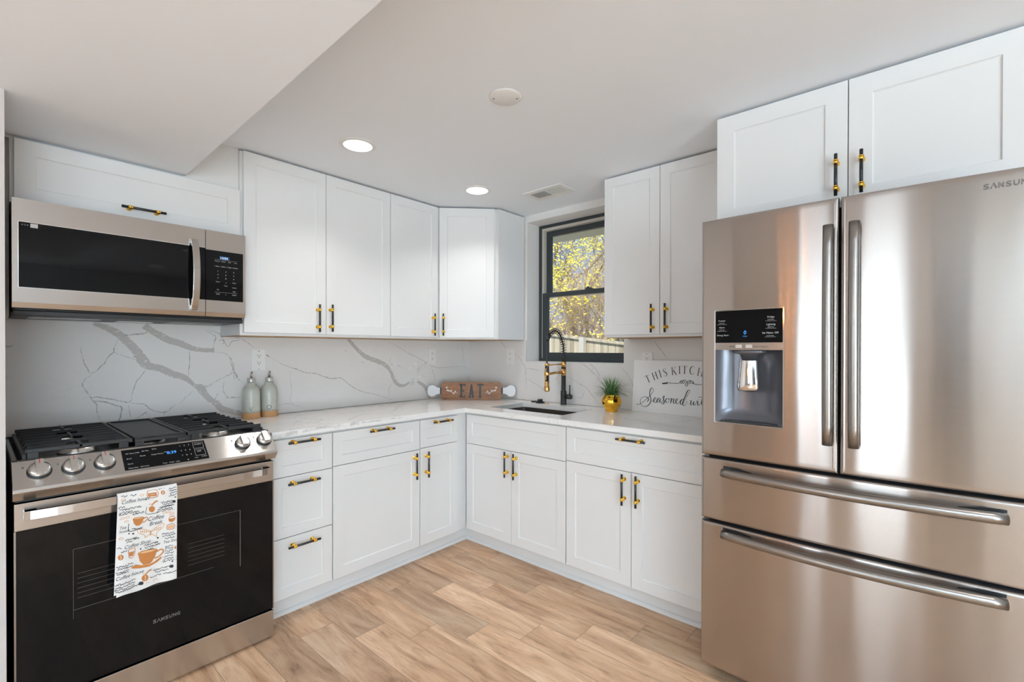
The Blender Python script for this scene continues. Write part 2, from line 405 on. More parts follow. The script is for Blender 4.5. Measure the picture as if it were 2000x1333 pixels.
# low soffit over the cooking wall; its right edge runs slightly askew
SZ = 2.121
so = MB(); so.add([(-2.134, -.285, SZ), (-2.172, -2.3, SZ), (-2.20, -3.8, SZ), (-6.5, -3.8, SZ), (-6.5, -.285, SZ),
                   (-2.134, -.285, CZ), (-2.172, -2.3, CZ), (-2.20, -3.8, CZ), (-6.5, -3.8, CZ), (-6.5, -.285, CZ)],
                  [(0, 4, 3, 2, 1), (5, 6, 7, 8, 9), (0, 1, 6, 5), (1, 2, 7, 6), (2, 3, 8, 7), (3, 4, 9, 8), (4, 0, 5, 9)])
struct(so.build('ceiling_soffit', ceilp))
# furred wall above the microwave cabinet, wall end left of the range
struct(MB().box(-2.74, -1.901, -.285, 0, 2.112, CZ).build('wall_furring', wallp))
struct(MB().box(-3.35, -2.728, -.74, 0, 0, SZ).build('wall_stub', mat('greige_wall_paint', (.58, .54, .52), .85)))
struct(MB().box(-2.728, -2.702, -.25, 0, 1.43, SZ-.002).build('trim_1', wallp))
# toe kicks with shoe moulding
tk = MB().box(-1.885, -.535, -.555, -.535, 0, .104).prism([(-.556, 0), (-.572, 0), (-.570, .008), (-.563, .015), (-.556, .018)], 0, -1.885, -.572)
struct(tk.build('baseboard_back', white))
tk = MB().box(-.555, -.535, -2.25, -.555, 0, .104); tk.prism([(-.556, 0), (-.572, 0), (-.570, .008), (-.563, .015), (-.556, .018)], 1, -2.25, -.556)
struct(tk.build('baseboard_right', white))

# ------------------------------------------------------------------ kitchen window
def build_window():
    t = thing('window_1', None, None, (0, WY1, WZ0), -PI/2, kind='structure')     # local x to the right, local y outwards (world x)
    Wd, H = WY1-WY0, WZ1-WZ0; x0 = .148
    def ring(mb, a, b_, c, d, w, y0, y1, m=0, wb=None, wt=None):
        wb = wb or w; wt = wt or w
        mb.box(a, a+w, y0, y1, c, d, m); mb.box(b_-w, b_, y0, y1, c, d, m); mb.box(a+w, b_-w, y0, y1, c, c+wb, m); mb.box(a+w, b_-w, y0, y1, d-wt, d, m)
    f = MB(); ring(f, 0, Wd, 0, H, .022, x0, x0+.09); f.build('window_frame', frameb, t, .002)
    f = MB(); ring(f, .022, Wd-.022, .022, H-.022, .02, x0+.012, x0+.085); f.build('jamb_liner', trackw, t)
    zm = 1.722-WZ0
    f = MB(); ring(f, .04, Wd-.04, zm-.01, H-.042, .042, x0+.045, x0+.075, wb=.03); us = f.build('upper_sash', frameb, t, .0015)
    f = MB(); ring(f, .03, Wd-.03, .018, zm+.022, .045, x0+.008, x0+.04, wb=.05, wt=.034); ls = f.build('lower_sash', frameb, t, .0015)
    MB().box(.08, Wd-.08, x0+.058, x0+.062, zm, H-.08).build('glass_pane', glassc, us)
    MB().box(.07, Wd-.07, x0+.022, x0+.026, .06, zm).build('glass_pane', glassc, ls)
    MB().box(.42, .47, x0+.012, x0+.036, zm+.022, zm+.034).box(.435, .450, x0+.005, x0+.02, zm+.03, zm+.042).build('sash_lock', frameb, ls, .001)
    for k, (a, b_, c, d) in enumerate(((0, .008, 0, H), (0, Wd, 0, .006))): pass
build_window()

# ------------------------------------------------------------------ windows behind the camera; the wide front pair is added for light
def far_window(name, axis, fixed, a0, a1, z0, z1, slats):
    t = thing(name, None, None, kind='structure'); mb = MB()
    def bx(p0, p1, c0, c1, d=.04):
        if axis == 0: mb.box(fixed-.09, fixed-.09+d, p0, p1, c0, c1)
        else: mb.box(p0, p1, fixed-.09, fixed-.09+d, c0, c1)
    w = .05; bx(a0, a0+w, z0, z1); bx(a1-w, a1, z0, z1); bx(a0, a1, z0, z0+w); bx(a0, a1, z1-w, z1)
    for q in range(1, slats): c = a0+(a1-a0)*q/slats; bx(c-.014, c+.014, z0, z1, .02)
    if slats < 4: bx(a0, a1, (z0+z1)/2-.02, (z0+z1)/2+.02, .03)
    mb.build('window_frame', trimw, t)
dd_ = thing('added_dark_panel', None, None, kind='structure')  # unseen dark panel, added to put a dark band in the fridge reflections
MB().box(XF, XF+.04, -4.05, -3.45, 0, 2.28).build('reflection_panel', mat('dark_panel_paint', (.025, .022, .024), .8), dd_)
far_window('window_2', 0, XF, -3.13, -2.37, .06, 2.2, 8)
far_window('window_3', 0, XF, -2.02, -1.42, .3, 2.2, 2)
far_window('added_front_window_a', 1, YF, -4.9, -3.0, .30, 2.2, 3)  # unseen opening, added for the front fill light
far_window('added_front_window_b', 1, YF, -6.2, -5.2, .5, 2.1, 2)  # second added opening for fill light
far_window('window_6', 1, YF, -2.43, -2.08, .46, 1.6, 1)

# ------------------------------------------------------------------ backsplash with its veins
def c4(x, y): return (20+x/4.545, 600+y/4.545)
def c3(x, y): return (440+x/4, 640+y/4)
def cR(x, y): return (820+x/3.571, 640+y/3.571)
SP = .012
def add_vein(mb, pts, conv, axis, plane, w, m, jit=.25, seed=0, per=6, lift=.0004):
    P = [conv(p[0], p[1]) for p in pts]; sc = {c4: 4.545, c3: 4.0, cR: 3.571}[conv]
    q = [at(u, v, axis, plane) for u, v in P]
    def c2(p): return (p.x, p.z) if axis == 1 else ((-p.y, p.z) if axis == 0 else (p.x, p.y))
    q2 = [c2(p) for p in q]
    ws = [(p[2] if len(p) > 2 else w)/sc for p in pts]
    # pixel width -> metres by distance
    wm = [wv*(Vector(CAM)-pt).length/FPX*.95 for wv, pt in zip(ws, q)]
    line = smooth_line([(a[0], a[1], ww) for a, ww in zip(q2, wm)], per)
    pts2 = []
    for i, p in enumerate(line):
        n_ = noise.noise(Vector((p.x*40, p.y*40, seed)))*.0035 + noise.noise(Vector((p.x*130, p.y*130, seed)))*.0015
        pts2.append((p.x+n_, p.y-n_))
    vf = ribbon2d(pts2, [max(p.z, .0006) for p in line], jit, seed, taper=(max(wm) < .006))
    if axis == 1: put2d(mb, vf, lambda a, b_: (a, plane-lift-seed*.00001, b_), m)
    elif axis == 0: put2d(mb, vf, lambda a, b_: (plane-lift-seed*.00001, -a, b_), m)
    else: put2d(mb, vf, lambda a, b_: (a, b_, plane+lift+(seed % 40)*.00001), m)
bl = MB(); bl.box(-2.69, -1.90, -SP, -.0005, .875, 1.47); bl.box(-1.90, -.0005, -SP, -.0005, .916, 1.371)
vid = 0
for w, pts in [
 (50, [(740,150,22),(860,185,42),(960,240,50),(1030,300,52),(1110,380,55),(1180,480,68),(1230,525,55),(1330,545,50),(1430,590,50),(1530,620,45),(1580,650,36),(1640,700,26),(1690,720,60),(1740,790,44),(1830,860,44),(1880,905,50),(1960,925,40),(2060,950,38),(2130,960,26)]),
 (40, [(1190,165,50),(1260,215,42),(1340,260,50),(1420,300,50),(1500,320,48),(1580,355,44),(1680,380,32),(1810,385,34)])]:
    vid += 1; add_vein(bl, pts, c4, 1, -SP, w, 1, .22, vid, 8)
for pts in [[(960,90,26),(1010,150,28),(1060,200,32),(1110,235,36),(1180,260,36),(1250,295,34),(1290,340,28),(1310,390,28),(1340,440,30),(1390,455,22),(1440,430,16),(1480,415,20),(1530,440,28),(1570,480,32),(1590,530,32),(1600,560,26)]]:
    vid += 1; add_vein(bl, pts, c3, 1, -SP, 30, 1, .22, vid, 8)
for w, pts in [(10, [(1000,260),(1060,245),(1180,238),(1220,220)]), (7, [(960,290),(930,350),(910,400),(870,450),(820,510),(780,560),(715,595)]),
 (6, [(620,345),(650,480),(690,560),(715,595)]), (7, [(715,595),(660,660),(645,700),(690,770),(740,840),(765,870),(780,960),(800,1010)]),
 (8, [(715,805),(800,805),(900,820),(1000,840),(1050,850),(1080,810)]), (9, [(740,835),(850,845),(950,880),(985,890),(980,960),(960,1015)]),
 (6, [(1050,850),(1130,860),(1190,865),(1240,905),(1310,930),(1380,930),(1430,895),(1470,865)]), (5, [(1080,810),(1090,740),(1130,650),(1190,580),(1210,545)]),
 (5, [(1360,970),(1370,930)]), (5, [(1050,870),(1070,990)]), (6, [(1110,1005),(1200,940),(1220,970)]), (4, [(910,400),(980,425),(1060,450),(1150,480)]),
 (6, [(1590,385),(1592,480),(1580,620)]), (7, [(1800,370),(1815,300),(1820,260),(1740,210)]), (5, [(1820,400),(1900,410),(1960,460),(1985,545),(1940,600),(1860,640),(1790,680),(1700,700)]),
 (5, [(1700,700),(1740,712),(1800,690)]), (6, [(1850,230),(1900,300),(1930,350),(1990,290)]), (5, [(1985,545),(1990,650)]), (5, [(1900,660),(1890,740),(1930,800),(2000,810)]), (5, [(1860,740),(1820,820),(1870,840)]),
 (6, [(1850,300),(1880,290),(1900,320),(1880,330)]), (3, [(1630,740),(1560,800),(1500,860)]), (6, [(1760,200),(1850,235),(1900,260)])]:
    vid += 1; add_vein(bl, pts, c4, 1, -SP, w, 2, .3, vid, 8)
for w, pts in [(5, [(0,130),(60,110),(120,90)]), (4, [(40,90),(100,80),(160,110),(230,160)]), (8, [(320,215),(345,230)]), (5, [(330,222),(400,260),(460,295),(550,325),(620,350),(700,360),(760,380),(830,400),(900,395),(960,440),(1010,475),(1080,505),(1160,520),(1240,545),(1310,570)]),
 (7, [(990,460),(1015,480)]), (6, [(780,385),(830,400),(890,395)]), (8, [(540,318),(560,328)]),
 (6, [(30,230),(50,290),(70,340),(100,400),(140,435)]), (5, [(0,555),(60,548),(130,550)]), (5, [(260,490),(300,490)]), (2.5, [(500,350),(515,470),(515,590),(610,625)]), (3, [(400,620),(450,600),(515,595)]),
 (4, [(1230,90),(1310,130),(1380,170),(1440,205),(1510,240),(1560,270),(1600,290),(1650,315),(1750,310),(1870,308),(1900,340)]), (3, [(1870,308),(1855,200),(1850,120)]), (3, [(1600,290),(1630,370),(1640,440)]),
 (4, [(1290,230),(1280,280)]), (4, [(1310,420),(1280,480),(1280,540)]), (4, [(1060,268),(1085,275)]), (4, [(930,178),(955,188)]),
 (4, [(1500,260),(1540,300),(1500,340),(1560,390)]), (3, [(1540,300),(1570,270),(1550,330)]), (4, [(40,370),(70,350),(95,380),(60,410)])]:
    vid += 1; add_vein(bl, pts, c3, 1, -SP, w, 2, .3, vid, 8)
for w, pts in [(14, [(1290,285),(1360,300),(1430,330),(1480,290),(1510,260)]), (40, [(1440,440),(1500,400),(1520,340),(1500,300)])]:
    vid += 1; add_vein(bl, pts, c3, 1, -SP, w, 3, .4, vid, 8)
tag(bl.build('backsplash', [splashm, vein_wide, vein_thin, vein_soft], fix=False), 'white marble-look backsplash slab with bold grey veins behind the gas range', 'backsplash')
br = MB(); br.box(-SP, -.0005, -.64, -SP-.0003, .916, 1.371); br.box(-SP, -.0005, -1.4625, -.64, .916, 1.205); br.box(-SP, -.0005, -2.24, -1.4625, .916, 1.371)
for w, pts, m in [(5, [(565,95),(585,125),(605,147)], 2), (4, [(662,178),(700,220),(735,285),(740,370),(745,430)], 2), (3, [(735,285),(780,290),(840,305)], 2),
 (3, [(740,350),(800,390),(860,430),(885,470)], 2), (22, [(955,250),(975,300),(960,360),(970,430),(985,530)], 3), (5, [(965,330),(960,400),(985,470)], 3),
 (4, [(1120,245),(1170,280),(1225,330),(1260,360)], 2), (4, [(1180,248),(1220,280),(1250,330),(1262,352)], 2), (3, [(1200,300),(1210,270),(1190,262)], 2),
 (4, [(1040,345),(1100,385),(1160,420),(1200,470),(1250,540)], 2), (3, [(1150,440),(1130,490),(1080,480)], 2), (4, [(1630,80),(1660,130),(1700,180),(1730,225)], 2),
 (3, [(1380,260),(1450,330),(1490,420),(1480,480)], 2), (3, [(1260,365),(1330,420),(1400,500)], 3), (6, [(1120,250),(1180,300),(1260,365)], 3)]:
    vid += 1; add_vein(br, pts, cR, 0, -SP, w, m, .3, vid, 8)
tag(br.build('backsplash', [splashm, vein_wide, vein_thin, vein_soft, trimw], fix=False), 'white marble-look backsplash slab below the window behind the faucet', 'backsplash')
bs = MB(); bs.box(-2.7275, -2.6905, -.035, -.0005, .88, 1.469)
for w, pts in [(8, [(-54, 345), (-20, 352), (20, 335)]), (4, [(-54, 625), (-10, 632), (20, 620)])]:
    vid += 1; add_vein(bs, pts, c4, 1, -.035, w, 1, .3, vid, 6)
tag(bs.build('backsplash_strip', [splashm, vein_thin], fix=False), 'narrow marble-look slab strip at the far left edge beside the range', 'backsplash')

struct(MB().box(-SP, .147, -1.462, -.6405, 1.2055, 1.2108).build('trim_2', trimw))

# ------------------------------------------------------------------ countertop
def counter():
    z0, z1 = .884, .914; ax0 = -1.885; F = -.6494
    sx0, sx1, sy0, sy1 = -.505, -.155, -1.325, -.73      # sink cut-out
    mb = MB()
    xs = [ax0, F, sx0, sx1, -.0125]; 
    mb.box(ax0, F, F, -.0125, z0, z1)
    mb.box(F, -.0125, sy1, -.0125, z0, z1); mb.box(F, -.0125, -2.245, sy0, z0, z1)
    mb.box(F, sx0, sy0, sy1, z0, z1); mb.box(sx1, -.0125, sy0, sy1, z0, z1)
    bm = bmesh.new(); me = mb.mesh('c', [counterm]); bm.from_mesh(me)
    bmesh.ops.remove_doubles(bm, verts=bm.verts, dist=1e-5)
    # drop interior coincident faces
    seen = {}
    for f in bm.faces: seen.setdefault(tuple(round(c, 4) for c in f.calc_center_median()), []).append(f)
    bmesh.ops.delete(bm, geom=[f for l in seen.values() if len(l) > 1 for f in l], context='FACES_ONLY')
    bmesh.ops.recalc_face_normals(bm, faces=bm.faces)
    v = [tuple(a.co) for a in bm.verts]; f = [tuple(q.index for q in p.verts) for p in bm.faces]; bm.verts.index_update()
    f = [tuple(q.index for q in p.verts) for p in bm.faces]; bm.free()
    mb = MB().add(v, f)
    for w, pts, m in [(12, [(960,728),(1040,690),(1150,672),(1280,668),(1330,640),(1390,595),(1450,575)], 1), (7, [(870,672),(1000,662),(1200,640),(1400,600),(1500,590)], 1), (6, [(1280,668),(1340,690),(1400,680)], 1), (5, [(950,630),(1080,610),(1250,606)], 1),
                      (6, [(1500,640),(1600,625),(1720,610)], 1)]:
        add_vein(mb, pts, c3, 2, z1, w, m, .2, len(mb.v), 8, .0003)
    for w, pts, m in [(8, [(1330,590),(1450,640),(1600,660),(1750,690),(1940,700)], 1), (10, [(1500,640),(1650,670),(1800,660),(1950,640)], 1), (7, [(560,600),(620,612),(700,622)], 1)]:
        add_vein(mb, pts, cR, 2, z1, w, m, .2, len(mb.v), 8, .0003)
    for w, pts, m in [(26, [(340,870),(420,850),(500,830),(560,820)], 1), (18, [(600,815),(700,790),(820,770),(900,765)], 1), (24, [(975,762),(1010,748),(1040,752)], 1), (24, [(1335,712),(1365,702),(1390,690)], 1), (10, [(1060,745),(1200,725),(1330,708)], 1)]:
        add_vein(mb, pts, c3, 1, F, w, m, .2, len(mb.v), 8, .0003)
    o = mb.build('countertop', [counterm, vein_soft, vein_wide], fix=False, bevel=.0015)
    tag(o, 'white quartz L-shaped countertop with pale grey veins over the base cabinets', 'countertop')
    # undermount sink
    t = thing('kitchen_sink', 'undermount stainless steel sink set in the white countertop below the faucet', 'sink', ((sx0+sx1)/2, (sy0+sy1)/2, .884))
    a, b_ = (sx1-sx0)/2+.004, (sy1-sy0)/2+.004; d = .2; mb = MB(); r = .03
    def rr(a, b_, z, r): 
        out = []
        for cx, cy, s0 in ((a-r, b_-r, 0), (-a+r, b_-r, 1), (-a+r, -b_+r, 2), (a-r, -b_+r, 3)):
            for q in range(5): th = (s0+q/4)*PI/2; out.append((cx+r*math.cos(th), cy+r*math.sin(th), z))
        return out
    rings = [rr(a+.015, b_+.015, -.001, r), rr(a, b_, -.001, r), rr(a, b_, -d+.02, r), rr(a-.012, b_-.012, -d, r)]
    n = 20; vs = [p for q in rings for p in q]; fs = [(i*n+q, i*n+(q+1) % n, (i+1)*n+(q+1) % n, (i+1)*n+q) for i in range(3) for q in range(n)] + [tuple(3*n+q for q in range(n))]
    mb.add(vs, fs, 0, False); mb.build('basin', steelthin, t, fix=False)
    MB().lathe([(.045, 0), (.045, .003), (.03, .001), (.03, .0005)], (0, 0, -d+.0005)).build('drain', chrome, t)
counter()

# ------------------------------------------------------------------ handles
def handle_mesh(L):
    """bar along local x, centre at origin on the door face, out = -y"""
    mb = MB(); h = L/2; off = .030; p = h*.62
    mb.cyl((-h, -off, 0), (h, -off, 0), .0058, 0, 14)
    for s_ in (-1, 1):
        c = s_*p
        mb.lathe([(.0105, 0), (.0105, .002), (.006, .005), (.0048, .009), (.0085, .014), (.0098, .018), (.0085, .022), (.006, .026)], (c, 0, 0), 1, 18, '-y')
        for dx in (-.0055, .0055): mb.cyl((c+dx-.002, -off, 0), (c+dx+.002, -off, 0), .0085, 1, 16)
        mb.cyl((c-.006, -off, 0), (c+.006, -off, 0), .0068, 1, 14)
    return mb
HM = handle_mesh(.157).mesh('handle', [barblack, gold])
def put_handle(door, x, y, z, vertical):
    o = bpy.data.objects.new('handle', HM); COL.objects.link(o); o.parent = door; o.location = (x, y, z)
    if vertical: o.rotation_euler = (0, PI/2, 0)
    o['label'] = 'black bar handle with gold posts'
    return o
def shaker(mb, x0, x1, z0, z1, y, t=.019, rail=.057, rec=.007):
    """shaker front: face at y (towards -y), thickness t"""
    iz0, iz1, ix0, ix1 = z0+rail, z1-rail, x0+rail, x1-rail; b_ = .004
    O = [(x0, z0), (x1, z0), (x1, z1), (x0, z1)]; I = [(ix0, iz0), (ix1, iz0), (ix1, iz1), (ix0, iz1)]; J = [(ix0+b_, iz0+b_), (ix1-b_, iz0+b_), (ix1-b_, iz1-b_), (ix0+b_, iz1-b_)]
    e = .0015; E_ = [(x0+e, z0+e), (x1-e, z0+e), (x1-e, z1-e), (x0+e, z1-e)]
    vs = [(a, y+t, c) for a, c in O] + [(a, y+e, c) for a, c in O] + [(a, y, c) for a, c in E_] + [(a, y, c) for a, c in I] + [(a, y+.0035, c) for a, c in I] + [(a, y+rec, c) for a, c in J]
    fs = [(3, 2, 1, 0)]
    for k_ in range(5):
        for q in range(4): fs.append((k_*4+q, k_*4+(q+1) % 4, (k_+1)*4+(q+1) % 4, (k_+1)*4+q))
    fs.append((20, 21, 22, 23)); mb.add(vs, fs)
    return mb
G = .0016
LOC = lambda side, s0: ((s0, 0, 0), 0) if side == 'L' else ((0, -s0, 0), -PI/2)
def cabinet(name, label, cat, side, s0, s1, z0, z1, depth, parts, group, rail=.057, floor_z=None):
    """parts: (kind, a0, a1, z0, z1, handle(u, v), 'h'/'v'/None) with s in wall metres"""
    loc, rz = LOC(side, s0); t = thing(name, label, cat, (loc[0], loc[1], z0), rz, group)
    w = s1-s0; fy = -depth; b_ = MB()
    if name == 'sink_cabinet':       # open on top so that the sink bowl hangs inside
        h_ = z1-z0
        b_.box(0, .018, fy+.0215, -.001, 0, h_).box(w-.018, w, fy+.0215, -.001, 0, h_).box(.018, w-.018, -.019, -.001, 0, h_).box(.018, w-.018, fy+.0215, -.019, 0, .018).box(.018, w-.018, fy+.0215, fy+.040, .018, h_)
    else: b_.box(0, w, fy+.0215, -.001, 0, z1-z0)
    b_.build('carcass', white, t, .0008)
    for kind, a0, a1, c0, c1, hp, hd in parts:
        d = MB(); shaker(d, a0-s0+G, a1-s0-G, c0-z0+G, c1-z0-G, fy, rail=rail if kind != 'drawer' else .05)
        o = d.build(kind, white, t, fix=False)
        if hp:
            g_ = (sL if side == 'L' else sR)(hp[0], hp[1], fy-.03)
            put_handle(o, g_[0]-s0, fy, g_[1]-z0, hd == 'v')
    return t
cabinet('upper_cabinet', 'white two-door upper cabinet right of the microwave', 'cabinet', 'L', -1.9, -1.0104, 1.374, 2.316, .3211,
        [('door', -1.889, -1.4488, 1.387, 2.316, (625, 622), 'v'), ('door', -1.4488, -1.0104, 1.387, 2.316, (650, 622), 'v')], 'white shaker wall cabinets')
cabinet('upper_cabinet', 'white narrow single-door upper cabinet left of the angled corner cabinet', 'cabinet', 'L', -1.0100, -.6105, 1.374, 2.316, .3211,
        [('door', -1.0096, -.612, 1.387, 2.316, (850, 634.5), 'v')], 'white shaker wall cabinets')
cabinet('upper_cabinet', 'white two-door upper cabinet between the window and the refrigerator', 'cabinet', 'R', 1.4925, 2.2375, 1.374, 2.316, .3211,
        [('door', 1.4938, 1.8389, 1.387, 2.316, (1271, 622), 'v'), ('door', 1.8389, 2.184, 1.387, 2.316, (1298, 621), 'v')], 'white shaker wall cabinets')
cabinet('upper_cabinet', 'deep white two-door cabinet above the stainless refrigerator', 'cabinet', 'R', 2.2385, 3.19, 1.835, 2.316, .645,
        [('door', 2.2396, 2.7125, 1.838, 2.316, (1632, 341.5), 'v'), ('door', 2.7125, 3.186, 1.838, 2.316, (1682, 333.5), 'v')], 'white shaker wall cabinets', .07)
cabinet('upper_cabinet', 'low white lift-door cabinet directly above the microwave', 'cabinet', 'L', -2.702, -1.9015, 1.864, 2.1095, .3211,
        [('door', -2.692, -1.903, 1.866, 2.1086, (282.5, 410), 'h')], 'white shaker wall cabinets')
def corner_cab():
    t = thing('corner_cabinet', 'white angled corner wall cabinet left of the window', 'cabinet', (0, 0, 1.374), 0, 'white shaker wall cabinets')
    P1, P2 = Vector((-.61, -.318)), Vector((-.318, -.612)); d = (P2-P1).normalized(); n_ = Vector((-d.y, d.x)); n_ = n_ if n_.dot(Vector((-1, -1))) > 0 else -n_
    q1, q2 = P1-n_*.02, P2-n_*.02
    MB().prism([(-.0005-SP, -.0005-SP), (-.61, -SP-.0005), (-.61, q1.y+.0), (q1.x, q1.y), (q2.x, q2.y), (q2.x+.0, -.62), (-.0005-SP, -.62)], 2, 0, 2.316-1.374).build('carcass', white, t, .0008)
    w = (P2-P1).length; mb = MB(); shaker(mb, .008, w-.012, .013, .942-.0016, 0, rail=.057)
    M = lambda x, y, z: (P1.x+d.x*x-n_.x*y, P1.y+d.y*x-n_.y*y, z)
    mb.map(M); o = mb.build('door', white, t, fix=False)
    p = at_plane(866, 634.5, (P1.x+n_.x*.03, P1.y+n_.y*.03, 0), Vector((n_.x, n_.y, 0)))
    h = put_handle(o, 0, 0, 0, True); h.location = (p.x-n_.x*.03, p.y-n_.y*.03, p.z-1.374); h.rotation_euler = (0, PI/2, 0)
    a = math.atan2(d.y, d.x); h.rotation_mode = 'QUATERNION'; h.rotation_quaternion = (Matrix.Rotation(a, 4, 'Z') @ Matrix.Rotation(PI/2, 4, 'Y')).to_quaternion()
corner_cab()
BT = .875
ZB = .104
cabinet('base_cabinet', 'white three-drawer base cabinet beside the range', 'cabinet', 'L', -1.885, -1.5762, ZB, .8835, .6324,
        [('drawer', -1.8845, -1.5775, .6905, .872, (596, 862.5), 'h'), ('drawer', -1.8845, -1.5775, .3985, .6905, (595.5, 941.5), 'h'), ('drawer', -1.8845, -1.5775, .108, .3985, (596, 1062), 'h')], 'white shaker base cabinets')
cabinet('base_cabinet', 'white base cabinet with one wide drawer over one wide door', 'cabinet', 'L', -1.5755, -1.0151, ZB, .8835, .6324,
        [('drawer', -1.5745, -1.0165, .6955, .872, (748, 840.5), 'h'), ('door', -1.5745, -1.0165, .106, .6955, (815, 912), 'v')], 'white shaker base cabinets')
cabinet('base_cabinet', 'narrow white base cabinet with small drawer next to the inner corner', 'cabinet', 'L', -1.0145, -.6115, ZB, .8835, .6324,
        [('drawer', -1.0135, -.7085, .70, .872, (867, 823.5), 'h'), ('door', -1.0135, -.7085, .106, .70, (838, 908), 'v')], 'white shaker base cabinets')
cabinet('sink_cabinet', 'white sink base cabinet with false front over two doors', 'cabinet', 'R', .612, 1.434, ZB, .8835, .6324,
        [('drawer', .6345, 1.432, .678, .872, None, None), ('door', .6345, 1.0312, .106, .678, (985, 908.5), 'v'), ('door', 1.0312, 1.432, .106, .678, (1002, 913), 'v')], 'white shaker base cabinets')
cabinet('base_cabinet', 'white base cabinet with one drawer over two doors beside the refrigerator', 'cabinet', 'R', 1.4345, 2.245, ZB, .8835, .6324,
        [('drawer', 1.436, 2.24, .686, .872, (1230, 862), 'h'), ('door', 1.436, 1.8286, .106, .686, (1214, 957.5), 'v'), ('door', 1.8286, 2.24, .106, .686, (1241, 962.5), 'v')], 'white shaker base cabinets')
# raw plywood undersides of the wall cabinets sit in each carcass as a thin edge line
for nm, lb, pts in (('cabinet_bottom_panel', 'thin raw plywood bottom under the left wall cabinets', [(-1.898, -.298), (-.62, -.298), (-.33, -.592), (-.33, -.61), (-.014, -.61), (-.014, -.014), (-1.898, -.014)]),
                    ('cabinet_bottom_panel', 'thin raw plywood bottom under the wall cabinet beside the refrigerator', [(-.298, -1.50), (-.298, -2.24), (-.014, -2.24), (-.014, -1.50)])):
    tag(MB().prism(pts, 2, 1.3715, 1.3735).build(nm, woodedge), lb, 'panel')

